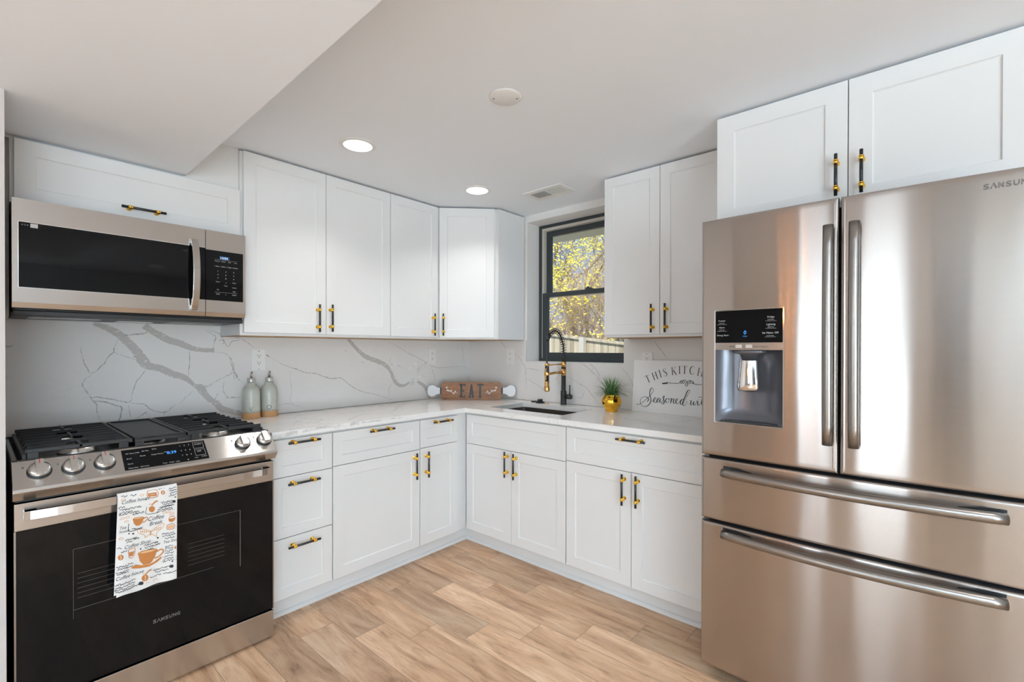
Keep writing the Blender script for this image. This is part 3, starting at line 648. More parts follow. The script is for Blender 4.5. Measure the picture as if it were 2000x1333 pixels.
# ------------------------------------------------------------------ refrigerator
def fridge():
    s0 = 2.257; t = thing('refrigerator', 'stainless steel four-door refrigerator with ice and water dispenser', 'refrigerator', (0, -s0, 0), -PI/2)
    Wf = .914; XF_ = -.884; gap = (.4555, .4605); D = .068
    def bulge(x): c = x/Wf*2-1; return -.016*(1-c*c)
    def wav(x, z, k_):
        # thin sheet metal is never flat: millimetre dents stretched along the height
        return .0010*noise.noise(Vector((x*7.5+k_*3.1, z*.8, k_))) + .0004*noise.noise(Vector((x*17+k_, z*1.6, k_+5)))
    def panel(name, x0, x1, z0, z1, k_, hole=None, label=None):
        rr = .010; nx, nz = 56, 40
        es = [0, .0012, .003, .006, .010]
        xs = sorted({round(x0+e, 5) for e in es} | {round(x1-e, 5) for e in es} | {round(x0+(x1-x0)*i/nx, 5) for i in range(nx+1)} | ({hole[0], hole[1]} if hole else set()))
        zs = sorted({round(z0+e, 5) for e in es} | {round(z1-e, 5) for e in es} | {round(z0+(z1-z0)*i/nz, 5) for i in range(nz+1)} | ({hole[2], hole[3]} if hole else set()))
        def y(x, z):
            d = min(x-x0, x1-x, z-z0, z1-z); o = rr-math.sqrt(max(0, rr*rr-(rr-d)**2)) if d < rr else 0
            return XF_+.004+bulge(x)+o+wav(x, z, k_)
        mb = MB(); ni, nj = len(xs), len(zs)
        vs = [(x, y(x, z), z) for z in zs for x in xs]
        fs = []
        for j_ in range(nj-1):
            for i in range(ni-1):
                if hole and hole[0] <= xs[i] and xs[i+1] <= hole[1] and hole[2] <= zs[j_] and zs[j_+1] <= hole[3]: continue
                fs.append((j_*ni+i, j_*ni+i+1, (j_+1)*ni+i+1, (j_+1)*ni+i))
        mb.add(vs, fs, 0, True)
        # sides and back
        yb = XF_+D; peri = [(i, 0) for i in range(ni)] + [(ni-1, j_) for j_ in range(1, nj)] + [(i, nj-1) for i in range(ni-2, -1, -1)] + [(0, j_) for j_ in range(nj-2, 0, -1)]
        o = len(mb.v); n = len(peri)
        mb.add([(xs[i], y(xs[i], zs[j_]), zs[j_]) for i, j_ in peri] + [(xs[i], yb, zs[j_]) for i, j_ in peri], [(q, n+q, n+(q+1) % n, (q+1) % n) for q in range(n)] + [tuple(range(n, 2*n))], 1)
        ob = mb.build(name, [steelm, dgray], t, fix=False, label=label)
        return ob
    MB().box(.008, Wf-.008, XF_+D+.006, -.06, .03, 1.80).build('cabinet_body', blackm, t, .003)
    hx0, hx1, hz0, hz1 = .052, .295, 1.019, 1.457
    dl = panel('door', 0, gap[0], .8864, 1.8147, 1, (hx0, hx1, hz0, hz1)); dr = panel('door', gap[1], Wf, .8864, 1.8147, 2)
    d1 = panel('drawer', 0, Wf, .633, .876, 3); d2 = panel('drawer', 0, Wf, .05, .6215, 4)
    yd = lambda x: XF_+.004+bulge(x)
    # dispenser
    yc = yd(.17)
    e = .004
    fr = MB()
    def fx(a, b_, c, d):
        fr.add([(a, yd(a)-.0015, c), (b_, yd(b_)-.0015, c), (b_, yd(b_)-.0015, d), (a, yd(a)-.0015, d), (a, yd(a)+.01, c), (b_, yd(b_)+.01, c), (b_, yd(b_)+.01, d), (a, yd(a)+.01, d)],
               [(0, 1, 2, 3), (0, 4, 5, 1), (1, 5, 6, 2), (2, 6, 7, 3), (3, 7, 4, 0), (7, 6, 5, 4)])
    fx(hx0, hx0+e, hz0, hz1); fx(hx1-e, hx1, hz0, hz1); fx(hx0+e, hx1-e, hz0, hz0+e); fx(hx0+e, hx1-e, hz1-e, hz1)
    fr.build('dispenser_bezel', chrome, dl)
    zt = 1.330; zs_ = 1.302
    sl = lambda x, o=0.: yd(hx0)+(yd(hx1)-yd(hx0))*(x-hx0)/(hx1-hx0)+o
    def slab(mb, a, b_, c, d, o1, o2, m=0):
        mb.add([(a, sl(a, o1), c), (b_, sl(b_, o1), c), (b_, sl(b_, o1), d), (a, sl(a, o1), d), (a, sl(a, o2), c), (b_, sl(b_, o2), c), (b_, sl(b_, o2), d), (a, sl(a, o2), d)],
               [(0, 1, 2, 3), (0, 4, 5, 1), (1, 5, 6, 2), (2, 6, 7, 3), (3, 7, 4, 0), (7, 6, 5, 4)], m)
    mb = MB(); slab(mb, hx0+e, hx1-e, zt, hz1-e, .0, .02)
    def ptxt(s_, x, z, sz, m=1, al='CENTER'):
        put2d(mb, text2d(s_, sz, al), lambda a, b_: (x+a, sl(x+a, -.0006), z+b_), m)
    for s_, x, z, sz in (('Freezer', .080, 1.412, .0085), ('hold 3 sec', .080, 1.404, .005), ('Alarm', .080, 1.386, .0085), ('hold 3 sec', .080, 1.378, .005), ('Energy Saver', .084, 1.356, .0085),
                         ('Fridge', .252, 1.420, .0095), ('hold 3 sec', .252, 1.412, .005), ('Lighting', .252, 1.393, .0095), ('hold 3 sec', .252, 1.385, .005), ('Ice Maker Off', .250, 1.362, .0095), ('control lock', .250, 1.353, .005)):
        ptxt(s_, x, z, sz)
    for x, z in ((.08, 1.4), (.08, 1.374), (.252, 1.408), (.252, 1.381), (.25, 1.35)): mb.add([(x-.018, sl(x-.018, -.0006), z), (x+.018, sl(x+.018, -.0006), z), (x+.018, sl(x+.018, -.0006), z+.0006), (x-.018, sl(x-.018, -.0006), z+.0006)], [(0, 1, 2, 3)], 1)
    put2d(mb, ribbon2d([(.164, 1.375), (.160, 1.367), (.164, 1.361), (.168, 1.367), (.166, 1.374)], .0025), lambda a, b_: (a, sl(a, -.0006), b_), 2); ptxt('Water', .164, 1.352, .006, 2)
    mb.build('control_display', [glassb, keytxt, blueem], dl, fix=False)
    mb = MB(); slab(mb, hx0+e, hx1-e, zs_, zt-.0005, -.001, .02)
    for x in (.142, .178): slab(mb, x-.011, x+.011, zs_+.008, zt-.008, -.0022, .0, 1)
    put2d(mb, text2d('Water', .007, 'RIGHT'), lambda a, b_: (.127+a, sl(.127+a, -.0014), zs_+.011+b_), 2); put2d(mb, text2d('Cubed / Crushed Ice', .006, 'LEFT'), lambda a, b_: (.193+a, sl(.193+a, -.0014), zs_+.011+b_), 2)
    mb.build('button_strip', [steelr, alum, ink], dl, fix=False)
    # recess
    mb = MB(); a, b_ = hx0+e, hx1-e; cz = zs_; dp = .055; bz = hz0+e
    nr = 8; ring = []
    for i in range(nr+1):      # rounded back in plan
        tt = i/nr; ring.append((a+(b_-a)*tt, dp*math.sin(PI*min(1, max(0, tt)))**.35 if 0 < tt < 1 else 0))
    rows = [(cz, 1), (bz+.05, 1), (bz+.012, .75), (bz, .35)]
    vs = []; 
    for z, k_ in rows:
        for x, d in ring: vs.append((x, sl(x)+d*k_, z))
    n = nr+1; fs = [(r_*n+i, r_*n+i+1, (r_+1)*n+i+1, (r_+1)*n+i) for r_ in range(len(rows)-1) for i in range(nr)]
    mb.add(vs, fs, 0, True); mb.add([(x, sl(x)+d, cz) for x, d in ring], [tuple(range(n))])
    mb.add([(x, sl(x)+d*.35, bz) for x, d in ring], [tuple(range(n))], 0)
    mb.build('dispenser_recess', dgray, dl, fix=False)
    MB().lathe([(.024, 0), (.034, .026), (.058, .030), (.060, .042)], (.172, sl(.172)+.035, cz-.042), 0, 20).map(lambda x, y, z: (x, sl(.172)+.03+(y-sl(.172)-.035)*.5, z)).build('nozzle_housing', dgray, dl)
    pm = MB(); ny = sl(.17)
    prof = [(.142, ny+.012, 1.262), (.138, ny+.006, 1.20), (.135, ny+.004, 1.160), (.14, ny+.008, 1.146)]
    vs = []
    for q, (xl, y_, z) in enumerate(prof):
        for i in range(9): tt = i/8; vs.append((xl+(.344-2*xl)*tt, y_-.006*math.sin(PI*tt), z))
    for q, (xl, y_, z) in enumerate(prof):
        for i in range(9): tt = i/8; vs.append((xl+(.344-2*xl)*tt, y_+.008, z))
    fs = [(r_*9+i, r_*9+i+1, (r_+1)*9+i+1, (r_+1)*9+i) for r_ in range(3) for i in range(8)] + [(36+r_*9+i, 36+r_*9+i+1, 36+(r_+1)*9+i+1, 36+(r_+1)*9+i) for r_ in range(3) for i in range(8)]
    fs += [(r_*9, (r_+1)*9, 36+(r_+1)*9, 36+r_*9) for r_ in range(3)] + [(r_*9+8, (r_+1)*9+8, 36+(r_+1)*9+8, 36+r_*9+8) for r_ in range(3)] + [tuple(range(27, 36)) + tuple(range(71, 62, -1))]
    pm.add(vs, fs, 0, True); pm.build('water_lever', chrome, dl)
    dt = MB().box(a+.02, b_-.02, sl(.17)+.004, sl(.17)+.03, bz+.0005, bz+.006)
    for q in range(1): dt.box(a+.035, b_-.035, sl(.17)+.010, sl(.17)+.022, bz+.006, bz+.008)
    dt.build('drip_tray', blackm, dl)
    # vertical handles
    for x, dd in ((2.686-s0, dl), (2.757-s0, dr)):
        y0 = yd(x); pts = [(x, y0-.030-.012*math.sin(PI*q/12), .985+(1.718-.985)*q/12) for q in range(13)]
        mb = MB().tube(pts, .0155, 0, 20)
        for z in (1.02, 1.68): mb.cyl((x, y0-.03, z), (x, y0+.004, z), .010, 0, 12)
        mb.build('door_handle', steelh, dd)
    for z0_, z1_, dd in ((.834, .812, d1), (.592, .578, d2)):
        z = (z0_+z1_)/2+.006; x0, x1 = .088, .848; pts = []
        for q in range(25):
            tt = q/24; x = x0+(x1-x0)*tt; pts.append((x, yd(x)-.016-.026*math.sin(PI*tt)**.8, z))
        mb = MB().tube(pts, .0165, 0, 20)
        for a_, b2 in ((x0-.001, x0+.10), (x1+.001, x1-.10)):
            mb.add([(a_, yd(a_)-.002, z-.018), (a_, yd(a_)-.002, z+.022), ((a_+b2)/2, yd(b2)-.004, z+.022), (b2, yd(b2)-.003, z+.012), (b2, yd(b2)+.001, z-.018)], [(0, 1, 2, 3, 4)], 1)
        mb.build('drawer_handle', [steelh, blackm], dd, fix=False)
    mb = MB()
    A_, B_ = sR(1921, 366, XF_-.006), sR(2000, 357, XF_-.006); sc = (B_[0]-A_[0])/4.0*1.0
    lx = A_[0]-s0
    brand(mb, lambda a_, b2: (lx+a_*sc, yd(lx+a_*sc)-.0016, A_[1]-.006+b2*.021))
    mb.build('brand_lettering', [logom], dr, fix=False)
fridge()

# ------------------------------------------------------------------ gas range
def gas_range():
    X0, X1 = -2.710, -1.907; Wd = X1-X0; t = thing('gas_range', 'stainless slide-in gas range with black glass oven door and cast iron grates', 'stove', (X0, 0, 0))
    FY = -.72
    MB().box(0, Wd, -.665, -.045, .03, .9).build('oven_body', black, t, .002)
    cp = [(-.655, .932), (-.748, .852), (-.752, .842), (-.728, .812), (-.66, .812)]
    MB().prism(cp, 0, -.004, Wd+.006).build('control_panel', steelr, t, .0015)
    ct = MB().box(-.002, Wd+.002, -.66, -.045, .888, .906).box(-.002, Wd+.002, -.06, -.045, .906, .936).box(-.002, .012, -.66, -.06, .906, .932).box(Wd-.012, Wd+.002, -.66, -.06, .906, .932).box(.012, Wd-.012, -.66, -.654, .906, .931)
    ct.build('cooktop', black, t, .002)
    # slope helpers: a along x, s down the slope 0..1
    P0, P1 = Vector((0, -.655, .932)), Vector((0, -.748, .852)); sv = P1-P0; nrm = Vector((0, sv.z, -sv.y)).normalized()
    if nrm.y > 0: nrm = -nrm
    def slope(x, s_, o=0): p = P0+sv*s_+nrm*o; return (x, p.y, p.z)
    def proj_slope(u, v):
        n = nrm; p = at_plane(u, v, (X0, P0.y, P0.z), n); return (p.x-X0, (p-Vector((X0, P0.y, P0.z))).dot(sv)/sv.length_squared)
    a, b_, c, d = (proj_slope(*q) for q in ((238, 883), (243, 922), (409, 897), (400, 865)))
    xl, xr = (a[0]+b_[0])/2, (c[0]+d[0])/2
    mb = MB(); st, sb = .12, .90
    mb.add([slope(xl, st, .0008), slope(xl, sb, .0008), slope(xr, sb, .0008), slope(xr, st, .0008)], [(0, 1, 2, 3)])
    L_ = sv.length; fn = lambda x0_, s0_: (lambda p, q: slope(x0_+p, s0_-q/L_, .0014))
    for s_, fx_, s0_, sz in (('Air Sous Vide', .04, .30, .0075), ('Air Fry', .22, .27, .0075), ('Bake', .34, .24, .0075), ('Broil', .04, .5, .0075), ('Roast', .19, .45, .0075), ('Keep Warm', .32, .46, .0075), ('Conv', .04, .70, .0075), ('Delay Start', .04, .86, .0065), ('Self Clean', .17, .86, .0065),
                             ('Timer', .42, .86, .0065), ('Clock', .50, .86, .0065), ('Light', .58, .86, .0065), ('Lock', .82, .82, .006), ('Settings', .91, .80, .006),
                             ('START', .86, .28, .0085), ('OFF', .87, .58, .0085)):
        put2d(mb, text2d(s_, sz), fn(xl+(xr-xl)*fx_, s0_-.0), 1)
    for i in range(3):
        for j_ in range(3): put2d(mb, text2d(str(j_*3+i+1), .0085), fn(xl+(xr-xl)*(.67+.055*i), .26+.20*j_), 1)
    put2d(mb, text2d('0', .0085), fn(xl+(xr-xl)*.725, .86), 1)
    for q in (.18, .48):
        x_a, x_b = xl+(xr-xl)*.84, xl+(xr-xl)*.97
        for (aa, ba, ab, bb) in ((x_a, q, x_b, q+.008), (x_a, q+.24, x_b, q+.248)): mb.add([slope(aa, ba, .0014), slope(ab, ba, .0014), slope(ab, bb, .0014), slope(aa, bb, .0014)], [(0, 1, 2, 3)], 1)
        for xx_ in (x_a, x_b): mb.add([slope(xx_, q, .0014), slope(xx_+.0008, q, .0014), slope(xx_+.0008, q+.248, .0014), slope(xx_, q+.248, .0014)], [(0, 1, 2, 3)], 1)
    put2d(mb, text2d('8:39', .0185, 'LEFT', 0, .01), fn(xl+(xr-xl)*.50, .50), 2)
    put2d(mb, text2d('ON', .006), fn(xl+(xr-xl)*.47, .42), 1)
    mb.build('touch_panel', [glassb, keytxt, blueem], t, fix=False)
    for u, v, idx in ((77, 921, 0), (143.5, 913, 0), (205, 904.5, 0), (474, 867, 1), (515.5, 860, 1)):
        kx, ks = proj_slope(u, v); rot = Matrix(((1, 0, 0), (0, 0, 0), (0, 0, 0)))
        n = nrm; dn = sv.normalized()
        def kn(x, y, z, kx=kx, ks=ks): # local: x right, z up-slope, -y out
            p = P0+sv*ks+n*(-y)-dn*z; return (kx+x, p.y, p.z)
        mb = MB(); mb.lathe([(.031, 0), (.031, .004), (.028, .006)], (0, 0, 0), 1, 32, '-y')
        mb.lathe([(.0275, .006), (.029, .012), (.0265, .019), (.021, .0205), (.0, .0205)], (0, 0, 0), 0, 36, '-y'); mb.map(kn)
        kb = mb.build('knob', [alum, blackm], t)
        g_ = MB().box(-.010, .010, -.032, -.018, -.027, .027); g_.box(-.0012, .0012, -.0325, -.0318, .008, .027, 1)
        g_.map(kn); g_.build('knob_grip', [alum, red if idx == 0 else ink], kb, .0015, fix=False)
        mk = MB(); mx = kx-.037; mk.add([slope(mx-.003, ks-.22, .0008), slope(mx+.002, ks-.22, .0008), slope(mx+.002, ks-.16, .0008), slope(mx-.003, ks-.16, .0008)], [(0, 1, 2, 3)]); mk.build('knob_marking', logom, t, fix=False)
    # vents between panel and door
    mb = MB().box(.004, Wd-.004, -.70, -.66, .800, .814)
    for q in range(9): x = .06+q*.083; mb.box(x, x+.052, -.712, -.70, .8085, .8105, 1)
    mb.build('vent_slot', [blackm, steelr], t)
    # oven door
    mb = MB().box(.002, Wd-.002, FY, FY+.045, .135, .712); dr = mb.build('oven_door', glassb, t, .002)
    MB().box(0, Wd, FY-.003, FY+.045, .7125, .801).build('door_top_trim', steelr, dr, .002)
    for xa, xb in ((-.0005, .004), (Wd-.004, Wd+.0005)): MB().box(xa, xb, FY-.002, FY+.03, .135, .712).build('door_edge_trim', steelh, dr)
    lw = MB(); y = FY-.0005
    def ln(x0, z0, x1, z1, w=.0011): 
        (lw.box(x0, x1, y, y+.0004, z0-w/2, z0+w/2) if abs(z1-z0) < 1e-6 else lw.box(x0-w/2, x0+w/2, y, y+.0004, z0, z1))
    A_ = [Vector(sL(*q, FY)) for q in ((143, 1082), (146, 1176), (469, 993), (469, 1111))]
    wx0, wx1 = A_[0].x-X0, A_[2].x-X0; zt, zb = .612, .372
    ln(wx0, zt, wx1, zt); ln(wx1, zb, wx1, zt, .0025); ln(wx0, zb+.03, wx1-.1, zb+.03); ln(wx0, zb, wx0, zt, .0008)
    for q in range(6): ln(wx0+.01, .44+q*.017, wx0+.11, .44+q*.017, .0007); ln(wx1-.19, .44+q*.017, wx1-.06, .44+q*.017, .0007)
    lw.build('window_outline', mat('oven_window_line', (.10, .095, .09), .4), dr)
    hb = MB(); z = .764; n = 20; prof = []
    vs = []
    for q in range(n+1):
        tt = q/n; x = .022+(Wd-.044)*tt; o = .016*(1-(2*tt-1)**4)
        yo = FY-.028-o
        vs += [(x, yo, z-.0145), (x, yo, z+.0145), (x, yo+.012, z+.0145), (x, yo+.012, z-.0145)]
    fs = [(4*q+i, 4*q+(i+1) % 4, 4*q+4+(i+1) % 4, 4*q+4+i) for q in range(n) for i in range(4)] + [(0, 1, 2, 3), (4*n+3, 4*n+2, 4*n+1, 4*n)]
    hb.add(vs, fs)
    for x in (.022, Wd-.052): hb.box(x, x+.03, FY-.030, FY, z-.0145, z+.0145)
    hb.build('oven_handle', steelr, dr, .001)
    lg = MB(); p, q_ = sL(299, 1219, FY), sL(352, 1204, FY); sc = (q_[0]-p[0])/5.2
    brand(lg, lambda a_, b2: (p[0]-X0+a_*sc, FY-.0006, p[1]+b2*.018))
    lg.build('brand_lettering', logom, dr, fix=False)
    MB().box(0, Wd, FY-.002, FY+.045, .012, .128).build('warming_drawer', steelr, t, .002)
    for x in (.04, Wd-.05):
        for y_ in (-.62, -.1): MB().lathe([(.016, 0), (.018, .004), (.012, .008), (.012, .03)], (x, y_, 0)).build('foot', blackm, t)
    # burners
    for bx_, by_, rr in ((.175, -.515, .050), (.155, -.21, .036), (.40, -.50, .042), (.635, -.515, .044), (.645, -.21, .040)):
        mb = MB().lathe([(rr+.008, 0), (rr+.008, .016), (rr, .022), (rr, .028)], (bx_, by_, .9062), 1, 32); bo = mb.build('burner', [iron, alum], t)
        MB().lathe([(rr*.98, 0), (rr, .003), (rr*.94, .0065), (0, .008)], (bx_, by_, .9344), 0, 32).build('burner_cap', iron, bo)
    # grates
    def grate(x0, x1, name='grate'):
        mb = MB(); y0, y1 = -.648, -.062; zt = .963; h = .011; w = .0095
        for y_ in (y0, y1): mb.box(x0+.008, x1-.008, y_, y_+w, zt-.013, zt)
        left = x0 < .2
        for xe, sgn in ((x0, 1), (x1, -1)):
            outer = (xe == x0) == left
            if not outer: mb.box(xe, xe+sgn*.010, y0, y1+w, zt-.016, zt-.002)
            else: mb.box(xe, xe+sgn*.010, y0, y1+w, zt-.034, zt-.016)
        n = 8
        for q in range(1, n):
            yb = y0+(y1+w-y0)*q/n-.004; cx = (x0+x1)/2
            broken = q in (1, 3, 5, 7)
            segs = [(x0+.004, cx-.035), (cx+.035, x1-.004)] if q in (2, 4, 6) and False else ([(x0+.004, cx-.03), (cx+.03, x1-.004)] if q % 2 else [(x0+.004, x1-.004)])
            for a_, b2 in segs:
                mb.box(max(a_, x0+.016), min(b2, x1-.016), yb, yb+.008, zt-h, zt)
                for e_, s_ in ((x0, 1), (x1, -1)):
                    if (s_ == 1 and a_ < x0+.01) or (s_ == -1 and b2 > x1-.01):
                        outer = (e_ == x0) == left; dz = .022 if outer else .004
                        mb.prism([(e_+s_*.002, zt-dz-h), (e_+s_*.002, zt-dz), (e_+s_*.016, zt), (e_+s_*.016, zt-h)], 1, yb, yb+.008)
        cx = (x0+x1)/2; mb.box(cx-.005, cx+.005, y1-.09, y1+w, zt-h, zt+.002); mb.box(cx-.005, cx+.005, y0, y0+.09, zt-h, zt+.002); mb.box(cx-.005, cx+.005, -.40, -.31, zt-h, zt+.002)
        for xa in (x0+.012, x1-.04):
            for ya in (y0-.002, y1+w-.012): mb.box(xa, xa+.028, ya, ya+.014, .9065, zt-.01)
        mb.build(name, iron, t, .0015)
    grate(.022, .315); grate(.495, .785)
    mb = MB().box(.322, .488, -.648, -.062, .944, .957)
    mb.box(.322, .488, -.648, -.636, .957, .963).box(.322, .488, -.074, -.062, .957, .963).box(.322, .334, -.636, -.074, .957, .963).box(.476, .488, -.636, -.074, .957, .963)
    for xa in (.323, .459): mb.box(xa, xa+.028, -.650, -.636, .9065, .945); mb.box(xa, xa+.028, -.075, -.061, .9065, .945)
    mb.build('griddle', iron, t, .002)
gas_range()

# ------------------------------------------------------------------ towel over the oven handle
def towel():
    X0 = -2.4595; X1 = -2.2835; YT = -.7745; zt = .782; zb = .432; Wt = X1-X0; H = zt-zb
    t = thing('tea_towel', 'white tea towel with brown coffee cup print hanging on the oven handle', 'towel', ((X0+X1)/2, YT, zb))
    def surf(a, b_, o=0):       # a 0..1 across, b 0..1 down
        x = X0+Wt*a+(-.012*b_*(1-a) if b_ > 0 else 0)-.004*b_*a; z = zt-H*b_-.010*b_*(1-a)*0+.006*b_*a
        y = YT-.002-.004*math.sin(a*7+.6)*b_-.003*math.sin(a*15)*b_*b_
        if b_ < .05: y += (.05-b_)*.10
        return (x, y-o, z)
    mb = MB(); na, nb = 24, 40
    for lay in (0, 1):
        vs = []
        for j_ in range(nb+1):
            for i in range(na+1):
                a, b_ = i/na, j_/nb; p = surf(a, b_*(1 if not lay else 1.03))
                x, y, z = p
                if lay: y += .0035; x += (.0015+.006*b_*(1-a)); z -= .006*b_*(1-a)*0
                if j_ == nb: z += .004*math.sin(a*13)*(1-a)
                vs.append((x, y, z))
        mb.add(vs, [(j_*(na+1)+i, j_*(na+1)+i+1, (j_+1)*(na+1)+i+1, (j_+1)*(na+1)+i) for j_ in range(nb) for i in range(na)], 0, True)
    # over the bar and down behind
    vs = []; prof = [(YT+.0015, zt), (YT+.004, zt+.0045), (YT+.010, zt+.0055), (YT+.018, zt+.004), (YT+.0195, zt-.01), (YT+.0195, zt-.03)]
    prof[0] = (surf(0, 0)[1], zt)
    for i in (0, 1):
        for y, z in prof: vs.append((X0+Wt*i, y, z))
    n = len(prof); mb.add(vs, [(q, q+1, n+q+1, n+q) for q in range(n-1)], 0, True)
    cw, ch = 1173, 1333      # zoom frame of the print: x 250..860, y 110..1230
    def fn(px, py): 
        yc = 215-(px-250)*.165; b_ = (py-yc)/990.; a = (px-258+b_*28)/600.
        return surf(min(max(a, .004), .996), min(max(b_, .003), .985), .0009)
    def rib(pts, w, m=1, per=4): 
        l = smooth_line(pts, per); put2d(mb, ribbon2d([(p.x, p.y) for p in l], w), fn, m)
    def tx(s_, x, y, sz, rot=-.16, m=1, sh=.45):
        c_, s2 = math.cos(rot), math.sin(rot)
        v, f = text2d(s_, sz, 'LEFT', sh, .0); put2d(mb, ([(x+a*c_+b_*s2*-1*-1, y+a*s2-b_*c_) for a, b_ in v], f), fn, m)
    def poly(pts, m=2): mb.add([fn(*p) for p in pts], [tuple(range(len(pts)))], m)
    for s_, x, y, sz in (('Coffee house', 290, 300, 52), ('Coffee', 545, 490, 62), ('Break', 560, 540, 58), ('Tea', 272, 555, 44), ('house', 272, 590, 40), ('Coffee Shop', 318, 755, 52), ('Tea Shop', 700, 745, 42), ('Coffee house', 240, 1062, 50)):
        tx(s_, x, y, sz)
    rnd = random.Random(4)
    def scr(x, y, w, amp=9, wd=5):
        n = max(3, int(w/6)); pts = [(x+w*i/n, y-.16*w*i/n+amp*rnd.uniform(-1, 1)) for i in range(n+1)]; rib(pts, wd, 1, 3)
    for x, y, w in ((290, 225, 60), (380, 215, 60), (660, 150, 60), (770, 150, 80), (770, 175, 85), (775, 200, 80), (765, 225, 90), (265, 335, 60), (275, 360, 210), (275, 385, 120), (400, 405, 110), (270, 405, 190), (680, 300, 120), (700, 320, 110), (660, 350, 160), (650, 375, 150), (640, 395, 170), (690, 345, 120),
                    (390, 560, 110), (330, 665, 110), (340, 685, 60), (410, 660, 55), (690, 640, 120), (695, 665, 130), (720, 690, 100), (510, 740, 140), (515, 765, 160), (545, 785, 60), (720, 780, 80), (715, 805, 90), (720, 830, 80), (715, 855, 90), (700, 890, 100), (700, 915, 105), (695, 938, 110), (250, 930, 160), (255, 955, 150), (245, 985, 120), (250, 1000, 110),
                    (230, 1110, 200), (235, 1135, 190), (225, 1160, 190), (600, 1020, 160), (620, 1045, 130), (570, 1085, 110), (700, 1070, 140), (240, 1180, 160), (330, 1185, 130), (290, 780, 60), (825, 900, 25), (825, 930, 25), (820, 1050, 30), (400, 1150, 80), (255, 740, 40)):
        scr(x, y, w)
    for x, y, r_ in ((820, 290, 17), (835, 243, 8), (365, 597, 8), (405, 603, 10), (648, 673, 10), (478, 770, 8), (780, 995, 20), (790, 943, 8), (482, 1130, 22), (530, 258, 7)): poly([(x+r_*math.cos(q*PI/4)*1.1, y+r_*math.sin(q*PI/4)*(.8+.3*(q % 2))) for q in range(8)], 1)
    # cups
    def cup(cx, cy, s_):
        poly([(cx-100*s_, cy-50*s_), (cx-60*s_, cy-72*s_), (cx+60*s_, cy-82*s_), (cx+108*s_, cy-68*s_), (cx+80*s_, cy+10*s_), (cx+50*s_, cy+60*s_), (cx+20*s_, cy+85*s_), (cx-40*s_, cy+85*s_), (cx-80*s_, cy+40*s_)])
        mb.add([tuple(Vector(fn(*p))+Vector((0, -.0004, 0))) for p in [(cx-88*s_, cy-52*s_), (cx-40*s_, cy-66*s_), (cx+50*s_, cy-72*s_), (cx+92*s_, cy-64*s_), (cx+40*s_, cy-50*s_), (cx-40*s_, cy-42*s_)]], [(0, 1, 2, 3, 4, 5)], 3)
        rib([(cx+95*s_, cy-40*s_), (cx+150*s_, cy-62*s_), (cx+165*s_, cy-30*s_), (cx+120*s_, cy+15*s_), (cx+72*s_, cy+30*s_)], 13*s_+2, 2)
    cup(545, 860, .95); cup(455, 478, .55)
    poly([(385, 950), (430, 925), (480, 940), (560, 945), (610, 925), (680, 880), (690, 895), (640, 935), (560, 968), (470, 972), (400, 962)])
    # butterfly
    for sx_ in (-1, 1):
        rib([(578, 600), (578+sx_*60, 565-sx_*8), (578+sx_*130, 545-sx_*20), (578+sx_*120, 585-sx_*18), (578+sx_*60, 625-sx_*8), (578+sx_*60, 655), (578+sx_*30, 640), (578, 615)], 7, 3)
        rib([(578, 605), (578+sx_*70, 585-sx_*8), (578+sx_*110, 570-sx_*14)], 6, 3)
        for q in range(4): rib([(578+sx_*(40+q*20), 570-sx_*8), (578+sx_*(45+q*18), 600-sx_*8)], 4, 2)
    rib([(578, 590), (576, 620), (574, 640)], 9, 2)
    # beans, jars, grinder
    for cx, cy, r_ in ((590, 362, 32), (288, 830, 27), (705, 190, 22), (520, 1080, 34), (832, 795, 18)):
        poly([(cx+r_*math.cos(q*PI/5), cy+r_*1.05*math.sin(q*PI/5)) for q in range(10)]); rib([(cx-4, cy-r_*.7), (cx+5, cy), (cx-3, cy+r_*.7)], 5, 0)
    for cx, cy in ((590, 300), (525, 1025)):
        rib([(cx, cy+20), (cx+30, cy-10), (cx+60, cy-22)], 14, 2); rib([(cx, cy+15), (cx-30, cy+6)], 9, 3)
    for a in ([(550, 170), (640, 160), (650, 230), (545, 240), (550, 170)], [(360, 762), (425, 752), (408, 838), (368, 845), (360, 762)], [(745, 545), (810, 530), (815, 585), (742, 592), (745, 545)], [(765, 470), (800, 450), (830, 475), (800, 510), (765, 500), (765, 470)]): rib(a, 7, 2, 2)
    poly([(552, 195), (640, 185), (642, 222), (550, 230)]); poly([(366, 790), (416, 782), (404, 828), (372, 834)]); poly([(760, 480), (825, 470), (815, 505), (770, 512)]); poly([(750, 555), (806, 542), (810, 578), (748, 586)], 3)
    for q in range(4): rib([(775+q*14, 400), (772+q*14, 450)], 5, 3); 
    for x, y in ((300, 440), (350, 430), (340, 470), (720, 405), (755, 400), (310, 250), (490, 210), (540, 1140), (620, 1120), (290, 640)): rib([(x-22, y+8), (x, y-10), (x+22, y), (x, y+12), (x-22, y+8)], 5, 3)
    rib([(540, 335), (535, 410), (655, 405)], 5, 1); rib([(362, 495), (368, 575), (495, 555)], 6, 1)
    mb.build('cloth', [cloth, ink, brown, brownl], t, world=True, fix=False)
towel()

